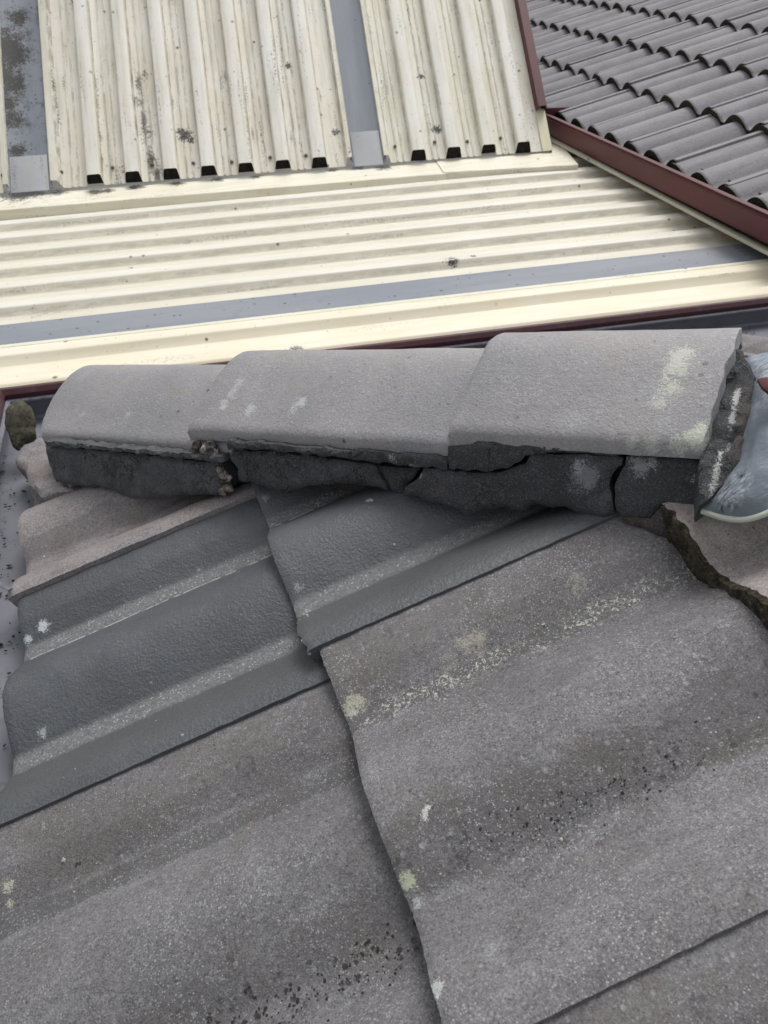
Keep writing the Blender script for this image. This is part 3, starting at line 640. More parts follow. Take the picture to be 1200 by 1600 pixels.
crumb(615, 848, .0040, 'pale crumb of mortar in the channel of the upper dark tile')
crumb(1115, 1194, .0026, 'single white crumb on the large grey tile, at the right')
crumb(284, 1146, .0022, 'tiny white crumb near the lower edge of the long dark tile')
crumb(100, 1342, .0022, 'tiny white crumb in the channel of the spotted grey tile')
crumb(122, 1348, .0020, 'tiny dark crumb in the channel of the spotted grey tile', mt=M_moB)
crumb(781, 1291, .0022, 'white crumb low on the large grey tile beside its second channel')
crumb(484, 1021, .0020, 'pale crumb at the chipped corner where the dark tile meets two grey ones')
crumb(70, 868, .0022, 'pale crumb where the two pinkish rolls meet near the gutter')
# grit washed into the water channels
def grit(name, spec, mt, label, seed):
    rr = random.Random(seed); V = []; Fc = []
    bm = bmesh.new(); bmesh.ops.create_icosphere(bm, subdivisions=1, radius=1); bv = [v.co.copy() for v in bm.verts]; bf = [tuple(v.index for v in f.verts) for f in bm.faces]; bm.free()
    for (x0, x1, y, wd, n, r0, r1) in spec:
        for _ in range(n):
            x = rr.uniform(x0, x1); yy = y + rr.gauss(0, wd); top = OA(x, yy) + NA * .3
            if 'r' not in _bv: pick(600, 1200)
            r = _bv['roof'].ray_cast(top, -NA)
            if r[0] is None: continue
            s = rr.uniform(r0, r1) * (.4 + .6 * rr.random()); b = len(V); a = rr.uniform(0, 6.28); ca, sa = math.cos(a), math.sin(a); ex = rr.uniform(.6, 1.6)
            for q in bv:
                qx, qy = q.x * ex, q.y
                V.append(r[0] + (UA * (qx * ca - qy * sa) + Vector((0, 1, 0)) * (qx * sa + qy * ca) + NA * (q.z * .4 + .15)) * s * (1 + .3 * rr.random()))
            Fc += [tuple(i + b for i in f) for f in bf]
    tag(mobj(name, V, Fc, mt, smooth=False), label, 'grit', kind='stuff')
grit('grit', [(.16, .36, .398, .0055, 60, .0005, .0014), (.10, .36, .398, .008, 110, .0004, .0010), (.08, .40, .398, .03, 120, .0003, .0008), (.09, .40, .248, .01, 120, .0004, .0012), (.09, .4, .30, .09, 200, .0003, .0007)], M_grit, 'white and yellowish grit along the channels of the large grey tile', 1)
grit('grit', [(-.19, .09, .680, .006, 240, .0004, .0013), (-.19, .09, .530, .006, 200, .0004, .0012), (.09, .34, .700, .006, 240, .0005, .0016), (.09, .3, .705, .012, 60, .0004, .0009), (-.17, .07, .60, .06, 40, .0003, .0008)], M_grit, 'pale grit scattered in the channels of the dark coated tiles', 2)
grit('grit', [(-.19, .09, .374, .009, 90, .0003, .0009), (-.19, .09, .30, .1, 160, .0003, .0008)], M_grit, 'fine pale grit on the spotted grey tile', 3)
grit('grit', [(-.06, .07, .232, .009, 180, .0006, .0014)], M_black, 'black specks gathered in the lower channel of the spotted grey tile', 4)
grit('grit', [(.14, .30, .256, .008, 120, .0005, .0012)], M_black, 'black specks above the second channel of the large grey tile', 5)

# ------------------------------------------------------------------ lead flashing at the right
def loft(rows, thick, nrm, name, mt, label, cat, sub=6, parent=None, wob=.002, group=None):
    """rows of 3-D control points, smoothly joined"""
    def cr(p, t):
        n = len(p) - 1; x = clamp(t, 0, 1) * n; i = min(int(x), n - 1); f = x - i
        a, b, c, d = p[max(i - 1, 0)], p[i], p[i + 1], p[min(i + 2, n)]
        return .5 * ((2 * b) + (c - a) * f + (2 * a - 5 * b + 4 * c - d) * f * f + (3 * b - a - 3 * c + d) * f ** 3)
    nu, nv = (len(rows) - 1) * sub, (len(rows[0]) - 1) * sub
    def top(i, j):
        p = cr([cr(r, j / nv) for r in rows], i / nu); return p + nrm * wob * (nz(p, 35) + .4 * nz(p, 110))
    V, Fc, _ = solid_grid(nu, nv, top, lambda i, j: top(i, j) - nrm * thick)
    o = mobj(name, V, Fc, mt, parent)
    if parent is None: tag(o, label, cat, group)
    return o
pa = lambda u, v, off: hit(u, v, P1 + NA * off, NA)
rows = [[at(1098, 797, .600), at(1135, 808, .585), at(1168, 809, .577), at(1205, 797, .570), at(1270, 765, .565), at(1330, 730, .56)],
        [at(1110, 782, .597), at(1140, 780, .580), at(1175, 775, .572), at(1210, 760, .568), at(1275, 735, .563), at(1335, 700, .56)],
        [at(1135, 745, .598), at(1160, 725, .585), at(1185, 710, .578), at(1215, 700, .574), at(1280, 680, .57), at(1340, 650, .565)],
        [at(1155, 705, .604), at(1172, 685, .595), at(1192, 665, .588), at(1220, 650, .583), at(1285, 640, .58), at(1345, 610, .575)],
        [at(1168, 650, .615), at(1180, 635, .607), at(1198, 622, .600), at(1225, 612, .596), at(1290, 600, .59), at(1350, 575, .585)],
        [at(1172, 600, .640), at(1184, 590, .635), at(1200, 583, .630), at(1230, 578, .625), at(1295, 570, .62), at(1355, 550, .61)],
        [at(1168, 560, .680), at(1182, 556, .675), at(1200, 553, .672), at(1232, 552, .67), at(1300, 548, .66), at(1360, 535, .65)]]
loft(rows, .0022, NA, 'lead_flashing', M_lead, 'blue grey lead flashing with white oxide and dark scratches, bulging over the right end', 'flashing', wob=.004)
# rolled pale front edge of the lead
def tube(name, pts, r, mt, parent=None, label=None, cat=None, seg=10, group=None, squash=1.):
    V = []; Fc = []; n = len(pts)
    for i, p in enumerate(pts):
        t = (pts[min(i + 1, n - 1)] - pts[max(i - 1, 0)]).normalized(); a = t.cross(Vector((0, 0, 1))); a.normalize(); b = a.cross(t)
        for k in range(seg): q = 2 * math.pi * k / seg; V.append(p + a * math.cos(q) * r + b * math.sin(q) * r * squash)
    for i in range(n - 1):
        for k in range(seg): Fc.append((i * seg + k, i * seg + (k + 1) % seg, (i + 1) * seg + (k + 1) % seg, (i + 1) * seg + k))
    Fc.append(tuple(range(seg))); Fc.append(tuple((n - 1) * seg + k for k in range(seg)))
    o = mobj(name, V, Fc, mt, parent)
    if label: tag(o, label, cat, group)
    return o
lead = [o for o in bpy.data.objects if o.name.startswith('lead_flashing')][0]
def catmull(p, n):
    out = []
    for s in range(n + 1):
        x = s / n * (len(p) - 1); i = min(int(x), len(p) - 2); f = x - i; a, b, c, d = p[max(i - 1, 0)], p[i], p[i + 1], p[min(i + 2, len(p) - 1)]
        out.append(.5 * ((2 * b) + (c - a) * f + (2 * a - 5 * b + 4 * c - d) * f * f + (3 * b - a - 3 * c + d) * f ** 3))
    return out
tube('rolled_edge', [p + Vector((0, 0, -.001)) for p in catmull(rows[0], 40)], .0026, mat_paint('lead_edge', (.42, .45, .38), (.25, .27, .22), .55), lead)
# maroon painted steel corner poking in above the lead
o = slab('steel_offcut', [(1184, 591), (1232, 588), (1235, 640), (1206, 616), (1192, 604)], at(1190, 600, .585), (CAMP - at(1190, 600, .585)).normalized() + Vector((0, 0, .8)), M_maroon, thick=.004, bev=.001, rough=.0005, seed=21.)
tag(o, 'corner of maroon painted steel resting on the lead at the right edge', 'steel offcut')

# ------------------------------------------------------------------ gutters of the near roof
LZ = H - .580; LX, LY = -.282, 1.335
gut = empty('gutter', Vector((LX, LY, LZ - .1))); tag(gut, 'zinc lined gutter with a maroon rim running round the corner of the near roof', 'gutter')
sec = [(-.002, -.004), (.004, .002), (.012, 0), (.012, -.012), (.004, -.018), (.002, -.075), (.008, -.085), (.125, -.088), (.135, -.08), (.135, .01)]
# section given as distance inwards from the outer lip; swept along both eaves with a mitred corner
def gsweep(name, ss, mt, thick=.0015):
    path = [(Vector((LX, -1.2, LZ)), 0), (Vector((LX, LY, LZ)), 1), (Vector((4.6, LY, LZ)), 2)]
    V = []; Fc = []; n = len(ss)
    for off in (0, 1):
        for p, k in path:
            for (d, z) in ss:
                dd = d + off * thick
                x = dd if k in (0, 1) else 0; y = -dd if k in (1, 2) else 0
                V.append(p + Vector((x, y, z - off * thick * .5)))
    for s in range(2):
        for i in range(n - 1): q = s * n + i; Fc.append((q, q + 1, q + n + 1, q + n)); Fc.append(tuple(reversed([a + 3 * n for a in Fc[-1]])))
    return mobj(name, V, Fc, mt, gut, smooth=False)
gsweep('rim', [(.0135, -.011), (.0145, -.002), (.009, .005), (.001, .005), (-.004, .0), (-.004, -.010), (-.002, -.085)], M_maroon_lip)
gsweep('trough', [(.0145, -.0115), (.020, -.0125), (.020, -.016), (.006, -.020), (.003, -.050), (.008, -.056), (.142, -.058), (.150, -.055), (.150, -.035)], M_zinc)
for nm, args in (('fascia_board', (LX + .131, LX + .15, -1.2, LY - .131, LZ - .22, LZ - .04)), ('fascia_board', (LX + .131, 4.6, LY - .15, LY - .131, LZ - .22, LZ - .04))):
    o = box(nm, *args, M_maroon); tag(o, 'maroon fascia board behind the %s gutter of the near roof' % ('left' if args[1] < 0 else 'far'), 'fascia')
o = box('house_wall', LX + .45, 4.2, -1.2, LY - .45, 0, LZ - .2, M_wall); tag(o, 'brick wall of the house under the near roof', 'wall')
# gutter bracket at the far left, mossy lump in the gutter corner
tube('gutter_strap', catmull([hit(-14, 905, Vector((0, 0, LZ)), Vector((0, 0, 1))), hit(-2, 912, Vector((0, 0, LZ + .004)), Vector((0, 0, 1))), hit(16, 922, Vector((0, 0, LZ + .010)), Vector((0, 0, 1)))], 12), .003, M_zinc, label='short metal strap across the left gutter', cat='bracket', squash=.5)
M_gm = mat_moss('gutter_moss', (.15, .14, .10), (.075, .07, .055), (.22, .215, .17))
cL = at(34, 665, 1.17)
nL_ = (CAMP - cL).normalized() + Vector((.2, 0, .2)); nL_.normalize()
o = slab('tile_offcut', [(12, 636), (22, 625), (36, 622), (50, 632), (58, 655), (58, 684), (44, 690), (34, 700), (24, 694), (18, 676), (11, 655)], cL, nL_, M_gm, thick=.02, bev=.012, rough=.003, seed=41.)
tag(o, 'curved mossy olive brown fragment in the gutter corner left of the first cap', 'tile offcut')
# pinkish broken end tile between gutter corner and first cap
o = slab('tile_offcut', [(20, 715), (30, 700), (62, 678), (74, 690), (84, 740), (110, 760), (60, 772), (42, 752), (34, 728), (22, 724)], P1 + NA * .004, NA, [M_t_pink], thick=.025, bev=.006, rough=.003, seed=31.)
tag(o, 'small pinkish tile offcut tucked in beside the rounded end of the first cap', 'tile offcut')

# leaf crumbs and grit lying in the gutter
rr = random.Random(12); V = []; Fc = []
for k in range(520):
    if k % 3: x, y = LX + rr.uniform(.01, .09) ** 1.0, rr.uniform(-.2, 1.2)
    else: x, y = rr.uniform(-.2, 2.4), LY - rr.uniform(.01, .09)
    c = Vector((x, y, LZ - .0555 + .002)); s_ = rr.uniform(.0012, .0055) * (.4 + .6 * rr.random()); a = rr.uniform(0, 6.28); b = len(V)
    for q in range(5):
        t_ = a + q * 1.2566; V.append(c + Vector((math.cos(t_) * s_ * rr.uniform(.5, 1.4), math.sin(t_) * s_ * rr.uniform(.4, 1.), rr.uniform(-.001, .002))))
    V.append(c + Vector((0, 0, s_ * .5)))
    Fc += [(b + q, b + (q + 1) % 5, b + 5) for q in range(5)] + [(b + 4, b + 3, b + 2, b + 1, b)]
tag(mobj('gutter_debris', V, Fc, M_moss, smooth=False), 'dark leaf crumbs and grit lying in the gutter', 'debris', kind='stuff')

# ------------------------------------------------------------------ lower cream metal roof (ribs across the picture)
DL = Vector((.9935, -.1046, .0456)).normalized()
al = R_(2.6); e_ = Vector((0, math.cos(al), math.sin(al))); e_ = (e_ - DL * e_.dot(DL)).normalized(); NL = DL.cross(e_).normalized()
QL = CAMP + ray(600, 492) * 1.966 * 1.015         # on a rib
PIT = .147; RH = .030; RHL = .023
def sweep_profile(name, O, du, da, n, segs, prof_pts, L0, L1, mt, parent=None, thick=.0012, clip=None, wob=.0012, label=None, cat=None, group=None, surf=None, plumb=0.):
    """prof_pts (across, height) swept along da from L0 to L1; local x = da, y = across"""
    V = []; Fc = []; m_ = len(prof_pts)
    M = Matrix(((da.x, du.x, n.x, O.x), (da.y, du.y, n.y, O.y), (da.z, du.z, n.z, O.z), (0, 0, 0, 1)))
    for lay in (0, 1):
        for i in range(segs + 1):
            a = L0 + (L1 - L0) * i / segs
            for (b, h) in prof_pts:
                V.append(Vector((a + (plumb * max(h, 0) if i == 0 else 0), b, h - lay * thick + wob * nz((a * 1.0, b * 3, O.x), 2.2))))
    S = (segs + 1) * m_
    for i in range(segs):
        for j in range(m_ - 1):
            q = i * m_ + j; Fc.append((q, q + m_, q + m_ + 1, q + 1)); Fc.append(tuple(reversed([a + S for a in Fc[-1]])))
    for j in range(m_ - 1):
        Fc.append((j, j + 1, j + 1 + S, j + S)); q = segs * m_ + j; Fc.append((q + 1, q, q + S, q + 1 + S))
    if clip:
        bm = bmesh.new(); vs = [bm.verts.new(M @ q) for q in V]
        for f in Fc: bm.faces.new([vs[a] for a in f])
        for cp, cn in clip: bmesh.ops.bisect_plane(bm, geom=bm.verts[:] + bm.edges[:] + bm.faces[:], plane_co=cp, plane_no=cn, clear_outer=True)
        bm.verts.index_update(); inv = M.inverted(); V = [inv @ q.co for q in bm.verts]; Fc = [tuple(q.index for q in f.verts) for f in bm.faces]; bm.free()
    if parent is None:
        o = mobj(name, V, Fc, mt, M=M, surf=surf); tag(o, label, cat, group)
    else: o = mobj(name, [M @ v for v in V], Fc, mt, parent, surf=surf)
    return o
def rib_profile(b0, n, start_pan=True, flute=True, pit=PIT, rh=RH, top=.048, fl=.018):
    """pan first, then rib, repeated n times"""
    pts = []; pan = pit - top - 2 * fl
    for k in range(n):
        b = b0 + k * pit
        pts += [(b, 0)]
        if flute:
            for c in (.34, .66):
                x = b + pan * c; pts += [(x - .0045, 0), (x - .003, .003), (x + .003, .003), (x + .0045, 0)]
        pts += [(b + pan, 0), (b + pan + .002, .001), (b + pan + fl - .003, rh - .004), (b + pan + fl - .0005, rh - .0012), (b + pan + fl + .003, rh), (b + pan + fl + top - .003, rh), (b + pan + fl + top + .0005, rh - .0012), (b + pan + fl + top + .003, rh - .004), (b + pit - .003, .002)]
    pts.append((b0 + n * pit, 0)); return pts
# tray line on the right: ribs run in under it
nL0 = NL
tp1 = hit(870, 230, QL + NL * .012, NL); tp2 = hit(1200, 405, QL + NL * .012, NL)
tdir = (tp2 - tp1).normalized(); tn = tdir.cross(NL).normalized()
if tn.dot(Vector((1, 0, 0))) < 0: tn = -tn
blot = [(hit(u, v, QL, NL), r, .35, BLK) for u, v, r in ((146, 442, .022), (50, 483, .03), (707, 407, .03), (725, 328, .022), (145, 518, .016), (400, 492, .03), (462, 546, .022), (740, 400, .012), (1050, 398, .02))]
M_low = mat_cream('cream_lower', .28, 'x', patches=blot, base=(.75, .685, .53), alt=(.77, .715, .58))
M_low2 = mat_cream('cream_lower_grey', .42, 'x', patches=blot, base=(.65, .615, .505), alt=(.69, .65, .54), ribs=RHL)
LCL = [(tp1 + tn * .10, tn)]
# near panel: below the blue strip; far panel: beyond it
Ob = QL - NL * RHL
# rib highlight k at across = k*PIT ; the flank that faces the eye is the near side of each rib
PL = .157; PANW = PL - .046 - .036
def lowsheet(k0, n, mt, lab, extra=()):
    b0 = (k0) * PL
    return sweep_profile('ribbed_roof_sheet', Ob, e_, DL, NL, 14, list(extra) + rib_profile(b0 - PANW, n, flute=False, pit=PL, rh=RHL, top=.046, fl=.018), -2.6, 4.5, mt, clip=LCL, label=lab, cat='roof sheet', group='cream sheets of the lower metal roof', surf='low')
# strip lies between rib k=1 and k=2 (pan between them)
lowsheet(-2, 3, M_low, 'clean cream ribbed roof sheet nearest the near gutter, below the grey blue strip')
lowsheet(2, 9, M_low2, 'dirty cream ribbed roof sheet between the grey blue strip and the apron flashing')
b1 = 1 * PL
sweep_profile('skylight_strip', Ob, e_, DL, NL, 14, [(b1 - PANW + .0, .0), (b1 - PANW + .004, .006), (b1 - PANW + .012, .010), (b1 + .030, .010), (b1 + .040, .012), (b1 + PL - PANW - .002, .012)], -2.6, 4.5, mat_strip('strip_lower', .22), clip=LCL, label='grey blue strip running across the lower cream roof', cat='skylight strip', surf='low')
sweep_profile('roof_joint_cap', Ob, e_, DL, NL, 10, [(b1 - PANW - .012, .004), (b1 - PANW - .010, .020), (b1 - PANW + .004, .021), (b1 - PANW + .008, .006)], -2.6, 4.5, M_beige, clip=LCL, label='narrow cream lap rib on the near side of the grey blue strip', cat='lap rib')
# near edge flashing so the sheet closes against the gutter
sweep_profile('edge_flashing', Ob, e_, DL, NL, 8, [(-2 * PL - PANW - .16, -.02), (-2 * PL - PANW + .0, -.003)], -2.6, 4.5, M_low, clip=LCL, label='flat cream edge flashing of the lower roof behind the near gutter rim', cat='flashing')

# apron flashing over the lower roof, in two lengths
PA = Ob + NL * (RHL + .014)
def ap(u, v, o=0): return hit(u, v, PA + NL * o, NL)
def apron(f0, f1, b0_, b1_, bk0, bk1, mt, lab):
    a0, a1, c0, c1 = ap(*f0), ap(*f1), ap(*bk0), ap(*bk1)
    dn = -NL * .036 - e_ * .004
    V = []; Fc = []; n = 24
    for lay in (0, 1):
        s = -NL * .0015 * lay
        for i in range(n + 1):
            t = i / n; w = NL * .0012 * nz((t * 8, 0, f0[0]))
            V += [a0.lerp(a1, t) + dn + s + e_ * .0015 * lay, a0.lerp(a1, t) - e_ * .003 + s - NL * .002, a0.lerp(a1, t) + s + w, c0.lerp(c1, t) + s + w]
    S = 4 * (n + 1)
    for i in range(n):
        for j in range(3): q = i * 4 + j; Fc.append((q, q + 1, q + 5, q + 4)); Fc.append(tuple(reversed([a + S for a in Fc[-1]])))
    for i in range(n): q = i * 4; Fc.append((q, q + 4, q + 4 + S, q + S))
    for j in range(3): Fc.append((j, j + S, j + 1 + S, j + 1)); q = n * 4 + j; Fc.append((q, q + 1, q + 1 + S, q + S))
    tag(mobj('apron_flashing', V, Fc, mt, smooth=False, surf='apron'), lab, 'flashing', 'apron flashings below the upper sheets')
mm_ = (ap(150, 292), .06); 
blot2 = [(ap(u, v), r, .25, BLK) for u, v, r in ((150, 300, .05), (168, 298, .04), (212, 292, .045), (276, 287, .04), (339, 281, .04), (400, 276, .035), (520, 266, .03), (40, 304, .12), (560, 262, .04), (660, 250, .04), (716, 246, .03), (90, 301, .05), (600, 262, .05))]
M_ap = mat_cream('cream_apron_dirty', .5, 'x', patches=blot2, base=(.74, .69, .55), alt=(.76, .725, .61))
apron((-700, 385), (697, 270.5), 0, 0, (-700, 330), (672, 232), M_ap, 'long cream apron flashing under the sheet ends, left of the slanted joint')
PA = PA + NL * .004
apron((693, 268.5), (903, 256.5), 0, 0, (668, 232), (875, 224), M_ap, 'short cream apron flashing right of the slanted joint')
PA = PA - NL * .004

# ------------------------------------------------------------------ upper cream metal roof (ribs running up)
e0 = ap(150, 290, .012); e1 = ap(817, 238.5, .012)
DU = (e1 - e0).normalized()               # along the eave, to the right
UP = Vector((-.0405, .7206, .6922)); UP = (UP - DU * UP.dot(DU)).normalized(); NU = DU.cross(UP).normalized()
OU = e0 - NU * .0
def upc(u, v):                             # coordinates (across, along) of a photo point on the upper roof
    p = hit(u, v, OU, NU) - OU; return p.dot(DU), p.dot(UP)
ublot = [(hit(u, v, OU, NU), r, t_, BLK) for u, v, r, t_ in ((290, 212, .045, .42), (282, 206, .02, .2), (298, 218, .02, .2), (525, 207, .024, .35), (549, 230, .02, .5), (645, 175, .022, .3), (682, 202, .02, .1), (658, 120, .014, .15), (450, 103, .014, .0), (82, 188, .018, .5), (45, 3, .03, .3), (120, 0, .06, .6), (195, 265, .04, .75), (248, 268, .05, .7), (155, 215, .03, .7), (123, 60, .03, .7), (206, 200, .06, .75), (215, 160, .06, .75), (232, 210, .07, .72), (226, 120, .05, .75), (240, 250, .05, .7), (196, 70, .03, .75))]
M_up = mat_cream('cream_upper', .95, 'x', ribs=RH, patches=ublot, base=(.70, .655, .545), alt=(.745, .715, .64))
for u, v, r_, t_ in ((197, 150, .02, .35), (206, 200, .022, .35), (212, 245, .018, .4), (216, 130, .016, .4), (225, 190, .018, .35), (236, 250, .02, .3), (246, 275, .02, .35), (122, 50, .014, .3), (120, 10, .014, .3), (155, 215, .013, .35), (158, 250, .012, .4), (90, 240, .006, .2), (100, 130, .012, .55),
        (143, 160, .012, .5), (270, 160, .010, .45), (305, 60, .012, .5), (330, 200, .010, .45), (352, 120, .012, .5), (395, 210, .010, .5), (425, 60, .012, .45), (440, 160, .012, .45), (455, 215, .010, .5), (500, 150, .01, .5), (548, 228, .006, .1)):
    late('cream_upper', hit(u, v, OU, NU), r_, t_, (.06, .058, .048), UP)
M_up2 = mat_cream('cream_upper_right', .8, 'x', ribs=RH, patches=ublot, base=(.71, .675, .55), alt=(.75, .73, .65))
M_screw = mat_paint('screw', (.10, .085, .06), rough=.6)
PU = PIT * .985
TOPW = .046; FLW = .012; PANU = PU - TOPW - 2 * FLW
UL = 6.0
def upsheet(bfirst, n, mt, lab, lead_pts, tail_pts, screws):
    # ribs centred at bfirst + k*PU
    b0 = bfirst - TOPW / 2 - FLW - PANU
    pts = lead_pts(b0) + rib_profile(b0, n, pit=PU, rh=RH, top=TOPW, fl=FLW)[0:] + tail_pts(b0 + n * PU)
    o = sweep_profile('ribbed_roof_sheet', OU, DU, UP, NU * 1.0, 30, pts, 0, UL, mt, label=lab, cat='roof sheet', group='cream sheets of the upper metal roof', surf='up', wob=.0016, plumb=.95)
    for k in range(n):
        c = b0 + k * PU + PANU + FLW + TOPW / 2; q = OU + DU * c; V = []
        for aa in (.006, .09):
            for bb, hh in ((-TOPW / 2 - FLW + .003, -.012), (-TOPW / 2 - FLW + .003, .001), (-TOPW / 2 + .001, RH - .002), (TOPW / 2 - .001, RH - .002), (TOPW / 2 + FLW - .003, .001), (TOPW / 2 + FLW - .003, -.012)): V.append(q + UP * (aa + max(hh, 0) * .95) + DU * bb + NU * hh)
        q_ = random.uniform(.0, .016); V = [p + UP * q_ for p in V]
        mobj('rib_shade_plug', V, [tuple(range(6)), tuple(range(6, 12))] + [(i, (i + 1) % 6, (i + 1) % 6 + 6, i + 6) for i in range(6)], M_cav, o, smooth=False)  # added dark plug stands in for the shade inside each rib end
    for (u, v) in screws:
        p = hit(u, v, OU + NU * .003, NU); V = []; Fc = []
        for zz, rr_ in ((0, .0075), (.0015, .0075), (.0025, .0045), (.006, .0042)):
            for k in range(8): q = k * math.pi / 4; V.append(p + (DU * math.cos(q) + UP * math.sin(q)) * rr_ + NU * zz)
        for s in range(3):
            for k in range(8): Fc.append((s * 8 + k, s * 8 + (k + 1) % 8, s * 8 + 8 + (k + 1) % 8, s * 8 + 8 + k))
        Fc.append(tuple(24 + k for k in range(8))); mobj('screw', V, Fc, M_screw, o, smooth=False)
    return o
NUm = NU
# sweep_profile wants local x = along, y = across; keep a right-handed frame by mirroring the across axis
def sweep_up(*a, **k): return sweep_profile(*a, **k)
bR1 = 0.0
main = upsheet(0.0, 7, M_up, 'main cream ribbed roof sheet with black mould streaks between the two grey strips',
               lambda b: [(b - .060, .004), (b - .052, .022), (b - .030, .022), (b - .012, .001)],
               lambda b: [(b + PANU - .006, 0), (b + PANU + .004, .024), (b + PANU + .020, .024), (b + PANU + .026, .006)],
               [(96, 269), (176, 262), (238, 257), (302, 255), (362, 253), (422, 246), (478, 243)])
c9, _ = upc(662, 247.5)
c817, _ = upc(817, 236)
bRt = c817 - 3 * PU
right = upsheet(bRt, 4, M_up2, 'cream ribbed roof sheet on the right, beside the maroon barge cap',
                lambda b: [(b - .034, .004), (b - .030, .022), (b - .014, .022), (b - .004, .001)],
                lambda b: [(b + .05, 0.), (b + .056, .004), (b + .075, .004), (b + .082, -.012), (b + .084, -.03)],
                [(617, 229), (679, 222), (730, 221), (782, 216), (822, 212)])
cS1, _ = upc(84, 297)
left = upsheet(cS1 - .25, 1, M_up2, 'sliver of cream ribbed sheet at the left edge of the photo', lambda b: [(b - .5, 0)], lambda b: [(b + .030, 0), (b + .036, .022), (b + .052, .022), (b + .06, .003)], [(4, 274)])
mainL = 0.0 - TOPW / 2 - FLW - PANU - .060; mainR = 0.0 - TOPW / 2 - FLW - PANU + 7 * PU + PANU + .026
rightL = bRt - TOPW / 2 - FLW - PANU - .034; leftR = cS1 - .25 - TOPW / 2 - FLW - PANU + PU + .06
sweep_profile('skylight_strip', OU, DU, UP, NU, 20, [(leftR - .012, .018), (leftR + .0, .009), (mainL - .0, .009), (mainL + .012, .018)], -.004, UL, mat_strip('strip_left', .95, patches=[(hit(u, v, OU, NU), r_, .16, BLK) for u, v, r_ in ((8, 75, .10), (25, 90, .07), (5, 115, .08), (20, 135, .07), (8, 165, .06), (30, 30, .05), (20, 190, .05), (30, 238, .04))]), label='grey strip overgrown with black moss at the upper left corner', cat='skylight strip', surf='up')
sweep_profile('skylight_strip', OU, DU, UP, NU, 20, [(mainR - .012, .018), (mainR + .0, .009), (rightL, .009), (rightL + .012, .018)], -.004, UL, mat_strip('strip_middle', .1), label='clean grey blue strip running up the cream roof right of the main sheet', cat='skylight strip', surf='up')
M_cap_end = mat_cream('strip_end', .5, 'x', base=(.36, .375, .40), alt=(.42, .43, .45))
for (a, b, lab) in ((leftR + .002, mainL - .002, 'pale end plate at the foot of the mossy grey strip'), (mainR + .002, rightL - .002, 'pale end plate at the foot of the clean grey blue strip')):
    sweep_profile('end_plate', OU, DU, UP, NU, 2, [(a, .011), (a + .004, .0125), (b - .004, .0125), (b, .011)], -.012, .14, M_cap_end, label=lab, cat='end plate')
# maroon barge cap and cream corner piece along the right edge
bE, _ = upc(858, 235); bE2 = bRt - TOPW / 2 - FLW - PANU + 4 * PU + .05
_, s0 = upc(842, 176)
sweep_profile('barge_cap', OU, DU, UP, NU, 12, [(bE2 - .002, .006), (bE2 + .000, .040), (bE2 + .034, .041), (bE2 + .036, -.16)], s0, UL, M_maroon, label='maroon barge cap along the right edge of the upper cream roof', cat='barge cap', thick=.002)
M_cor = mat_cream('cream_corner', .3, 'x', base=(.66, .62, .44), alt=(.68, .64, .46))
sweep_profile('corner_flashing', OU, DU, UP, NU, 4, [(bE2 - .004, .006), (bE2 + .036, .008), (bE2 + .038, -.05)], -.004, s0 + .01, M_cor, label='plain cream corner flashing below the end of the maroon barge cap', cat='flashing')

# ------------------------------------------------------------------ valley tray and maroon gutter of the right hand house
GD = Vector((.0523, .998, .0356)).normalized()
gb = hit(1200, 384, QL + NL * .050, NL)   # bottom outer edge of the gutter
GN = Vector((GD.y, -GD.x, 0)).normalized()            # pointing away from the cream roof (to the right)
GU = GN.cross(GD).normalized()
if GU.z < 0: GU = -GU
def along(u, v, p, n): return (hit(u, v, p, n) - gb).dot(GD)
s1 = along(855, 200, gb, GN)
def gsec(name, pts, L0, L1, mt, parent=None, **k): return sweep_profile(name, gb, GN, GD, GU, 14, pts, L0, L1, mt, parent, **k)
def topz(u, v): return (hit(u, v, gb, GN) - gb).dot(GU)
GT = topz(1200, 331)
gutR = empty('gutter', gb); tag(gutR, 'maroon gutter under the eave of the right hand tiled roof', 'gutter')
GL0, GL1 = -3.0, s1 + .02
gsec('front', [(.012, .0), (.004, .004), (.0, .012), (-.004, GT - .016), (-.010, GT - .010), (-.010, GT - .002), (-.004, GT), (.006, GT), (.008, GT - .010)], GL0, GL1, M_maroon, gutR, thick=.0015)
gsec('floor', [(.012, .0), (.10, .002), (.102, GT)], GL0, GL1, M_maroon, gutR, thick=.0015)
gsec('gutter_end_cap', [(.0, .004), (.10, .004)], GL1 - .004, GL1, M_maroon, gutR, thick=-.10)
# tray
TU = NL
def tray(name, pts, mt, parent=None, **k): return sweep_profile(name, tp1, tn, tdir, -tdir.cross(tn) if tdir.cross(tn).dot(NL) < 0 else tdir.cross(tn), 12, pts, -1.1, 3.5, mt, parent, **k)
M_tray = mat_cream('cream_tray', .9, 'x', base=(.46, .44, .34), alt=(.52, .50, .40))
tray('valley_tray', [(.0, .010), (.001, .018), (.008, .021), (.022, .019), (.028, .006), (.06, .002), (.12, .002), (.20, .02), (.24, .10)], M_tray, thick=.0012, label='grimy cream valley tray running under the maroon gutter', cat='valley tray')
o = sweep_profile('fascia_board', gb + GN * .106 - GU * .14, GN, GD, GU, 4, [(0, .14 + GT - .055), (.018, .14 + GT - .055), (.018, -.1), (0, -.1)], -3, 4.5, M_maroon, thick=.001, label='maroon fascia board behind the right hand gutter', cat='fascia')

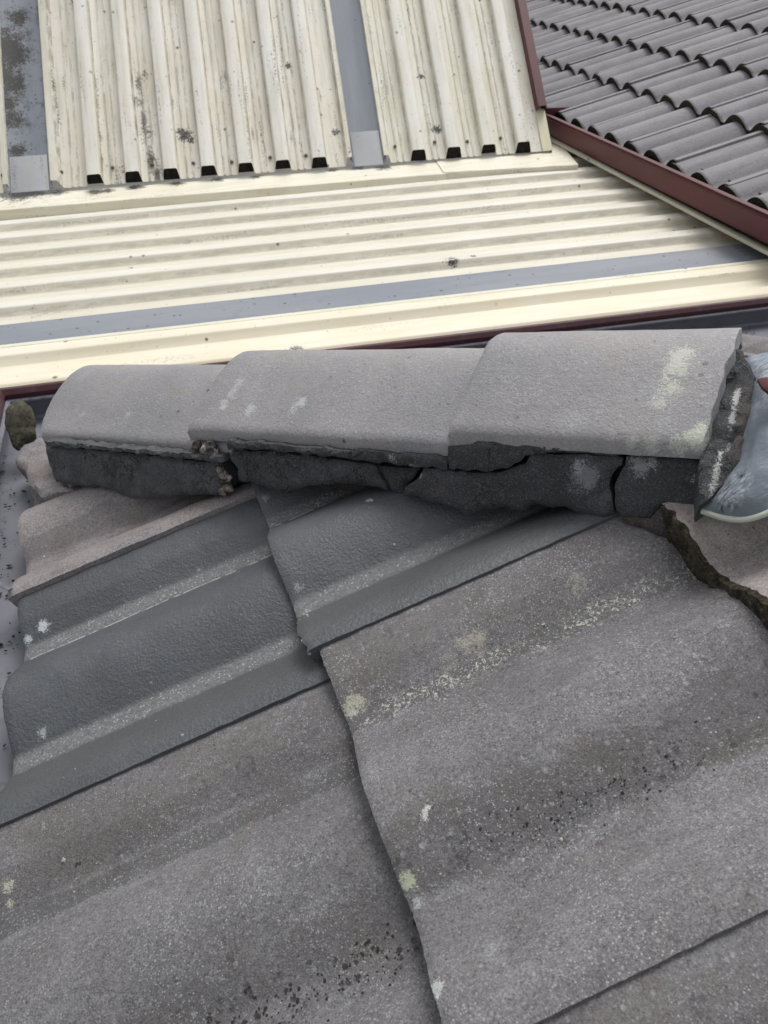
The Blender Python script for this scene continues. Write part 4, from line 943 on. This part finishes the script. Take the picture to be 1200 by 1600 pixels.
# ------------------------------------------------------------------ right hand tiled roof
pr = R_(17.8); UR = (GN * math.cos(pr) + Vector((0, 0, 1)) * math.sin(pr)).normalized()
NR = UR.cross(GD) * -1
NR = GD.cross(UR) if GD.cross(UR).z > 0 else UR.cross(GD); NR.normalize()
RO = gb + GN * .030 + GU * (GT + .014)
def far_tile_mesh():
    nu, nv = 10, 44; L = .35
    def pt(i, j):
        x = L * i / nu; v = -.012 + .315 * j / nv; w = prof(v, .038, .85) - .022 * x / .32; return Vector((x, -v, w))
    V, Fc, (nt, n1, n2) = solid_grid(nu, nv, pt, lambda i, j: pt(i, j) - Vector((0, 0, .022)))
    me = bpy.data.meshes.new('roof_tile'); me.from_pydata([tuple(v) for v in V], [], Fc)
    me.materials.append(M_far); me.materials.append(M_farbutt)
    mi = [0] * len(Fc)
    for k in range(n1, n2): mi[k] = 1
    me.polygons.foreach_set('material_index', mi); me.polygons.foreach_set('use_smooth', [True] * len(Fc)); me.update()
    bm = bmesh.new(); bm.from_mesh(me); bmesh.ops.recalc_face_normals(bm, faces=bm.faces); bm.to_mesh(me); bm.free()
    me.set_sharp_from_angle(angle=R_(38)); return me
ft = far_tile_mesh()
uyR = NR.cross(UR)
shiftR = (hit(1170, 315, RO, NR) - RO).dot(GD)
words = ['lowest', 'second', 'third', 'fourth', 'fifth', 'sixth', 'seventh', 'eighth']
sgn = 1 if uyR.dot(GD) > 0 else -1
for c in range(8):
    for k in range(-2, 24):
        O = RO + UR * (.326 * c) + GD * (shiftR + .15 + .303 * k + (.0 if c % 2 == 0 else .006)) + NR * random.uniform(-.003, .003) + UR * random.uniform(-.004, .004)
        mid = O + UR * .16 - GD * .15 - CAMP
        cz = mid.dot(Vector((CAMX[0][2], CAMX[1][2], CAMX[2][2])))
        if cz < .3: continue
        uu = 600 + F * mid.dot(Vector((CAMX[0][0], CAMX[1][0], CAMX[2][0]))) / cz; vv = 800 + F * mid.dot(Vector((CAMX[0][1], CAMX[1][1], CAMX[2][1]))) / cz
        if not (740 < uu < 1330 and -90 < vv < 420): continue
        o = bpy.data.objects.new('roof_tile', ft); COL.objects.link(o)
        o.matrix_world = Matrix(((UR.x, uyR.x, NR.x, O.x), (UR.y, uyR.y, NR.y, O.y), (UR.z, uyR.z, NR.z, O.z), (0, 0, 0, 1)))
        tag(o, 'grey concrete tile with a mossy dark end in the %s course above the maroon gutter' % words[c], 'roof tile', 'tiles of the right hand roof, %s course' % words[c])
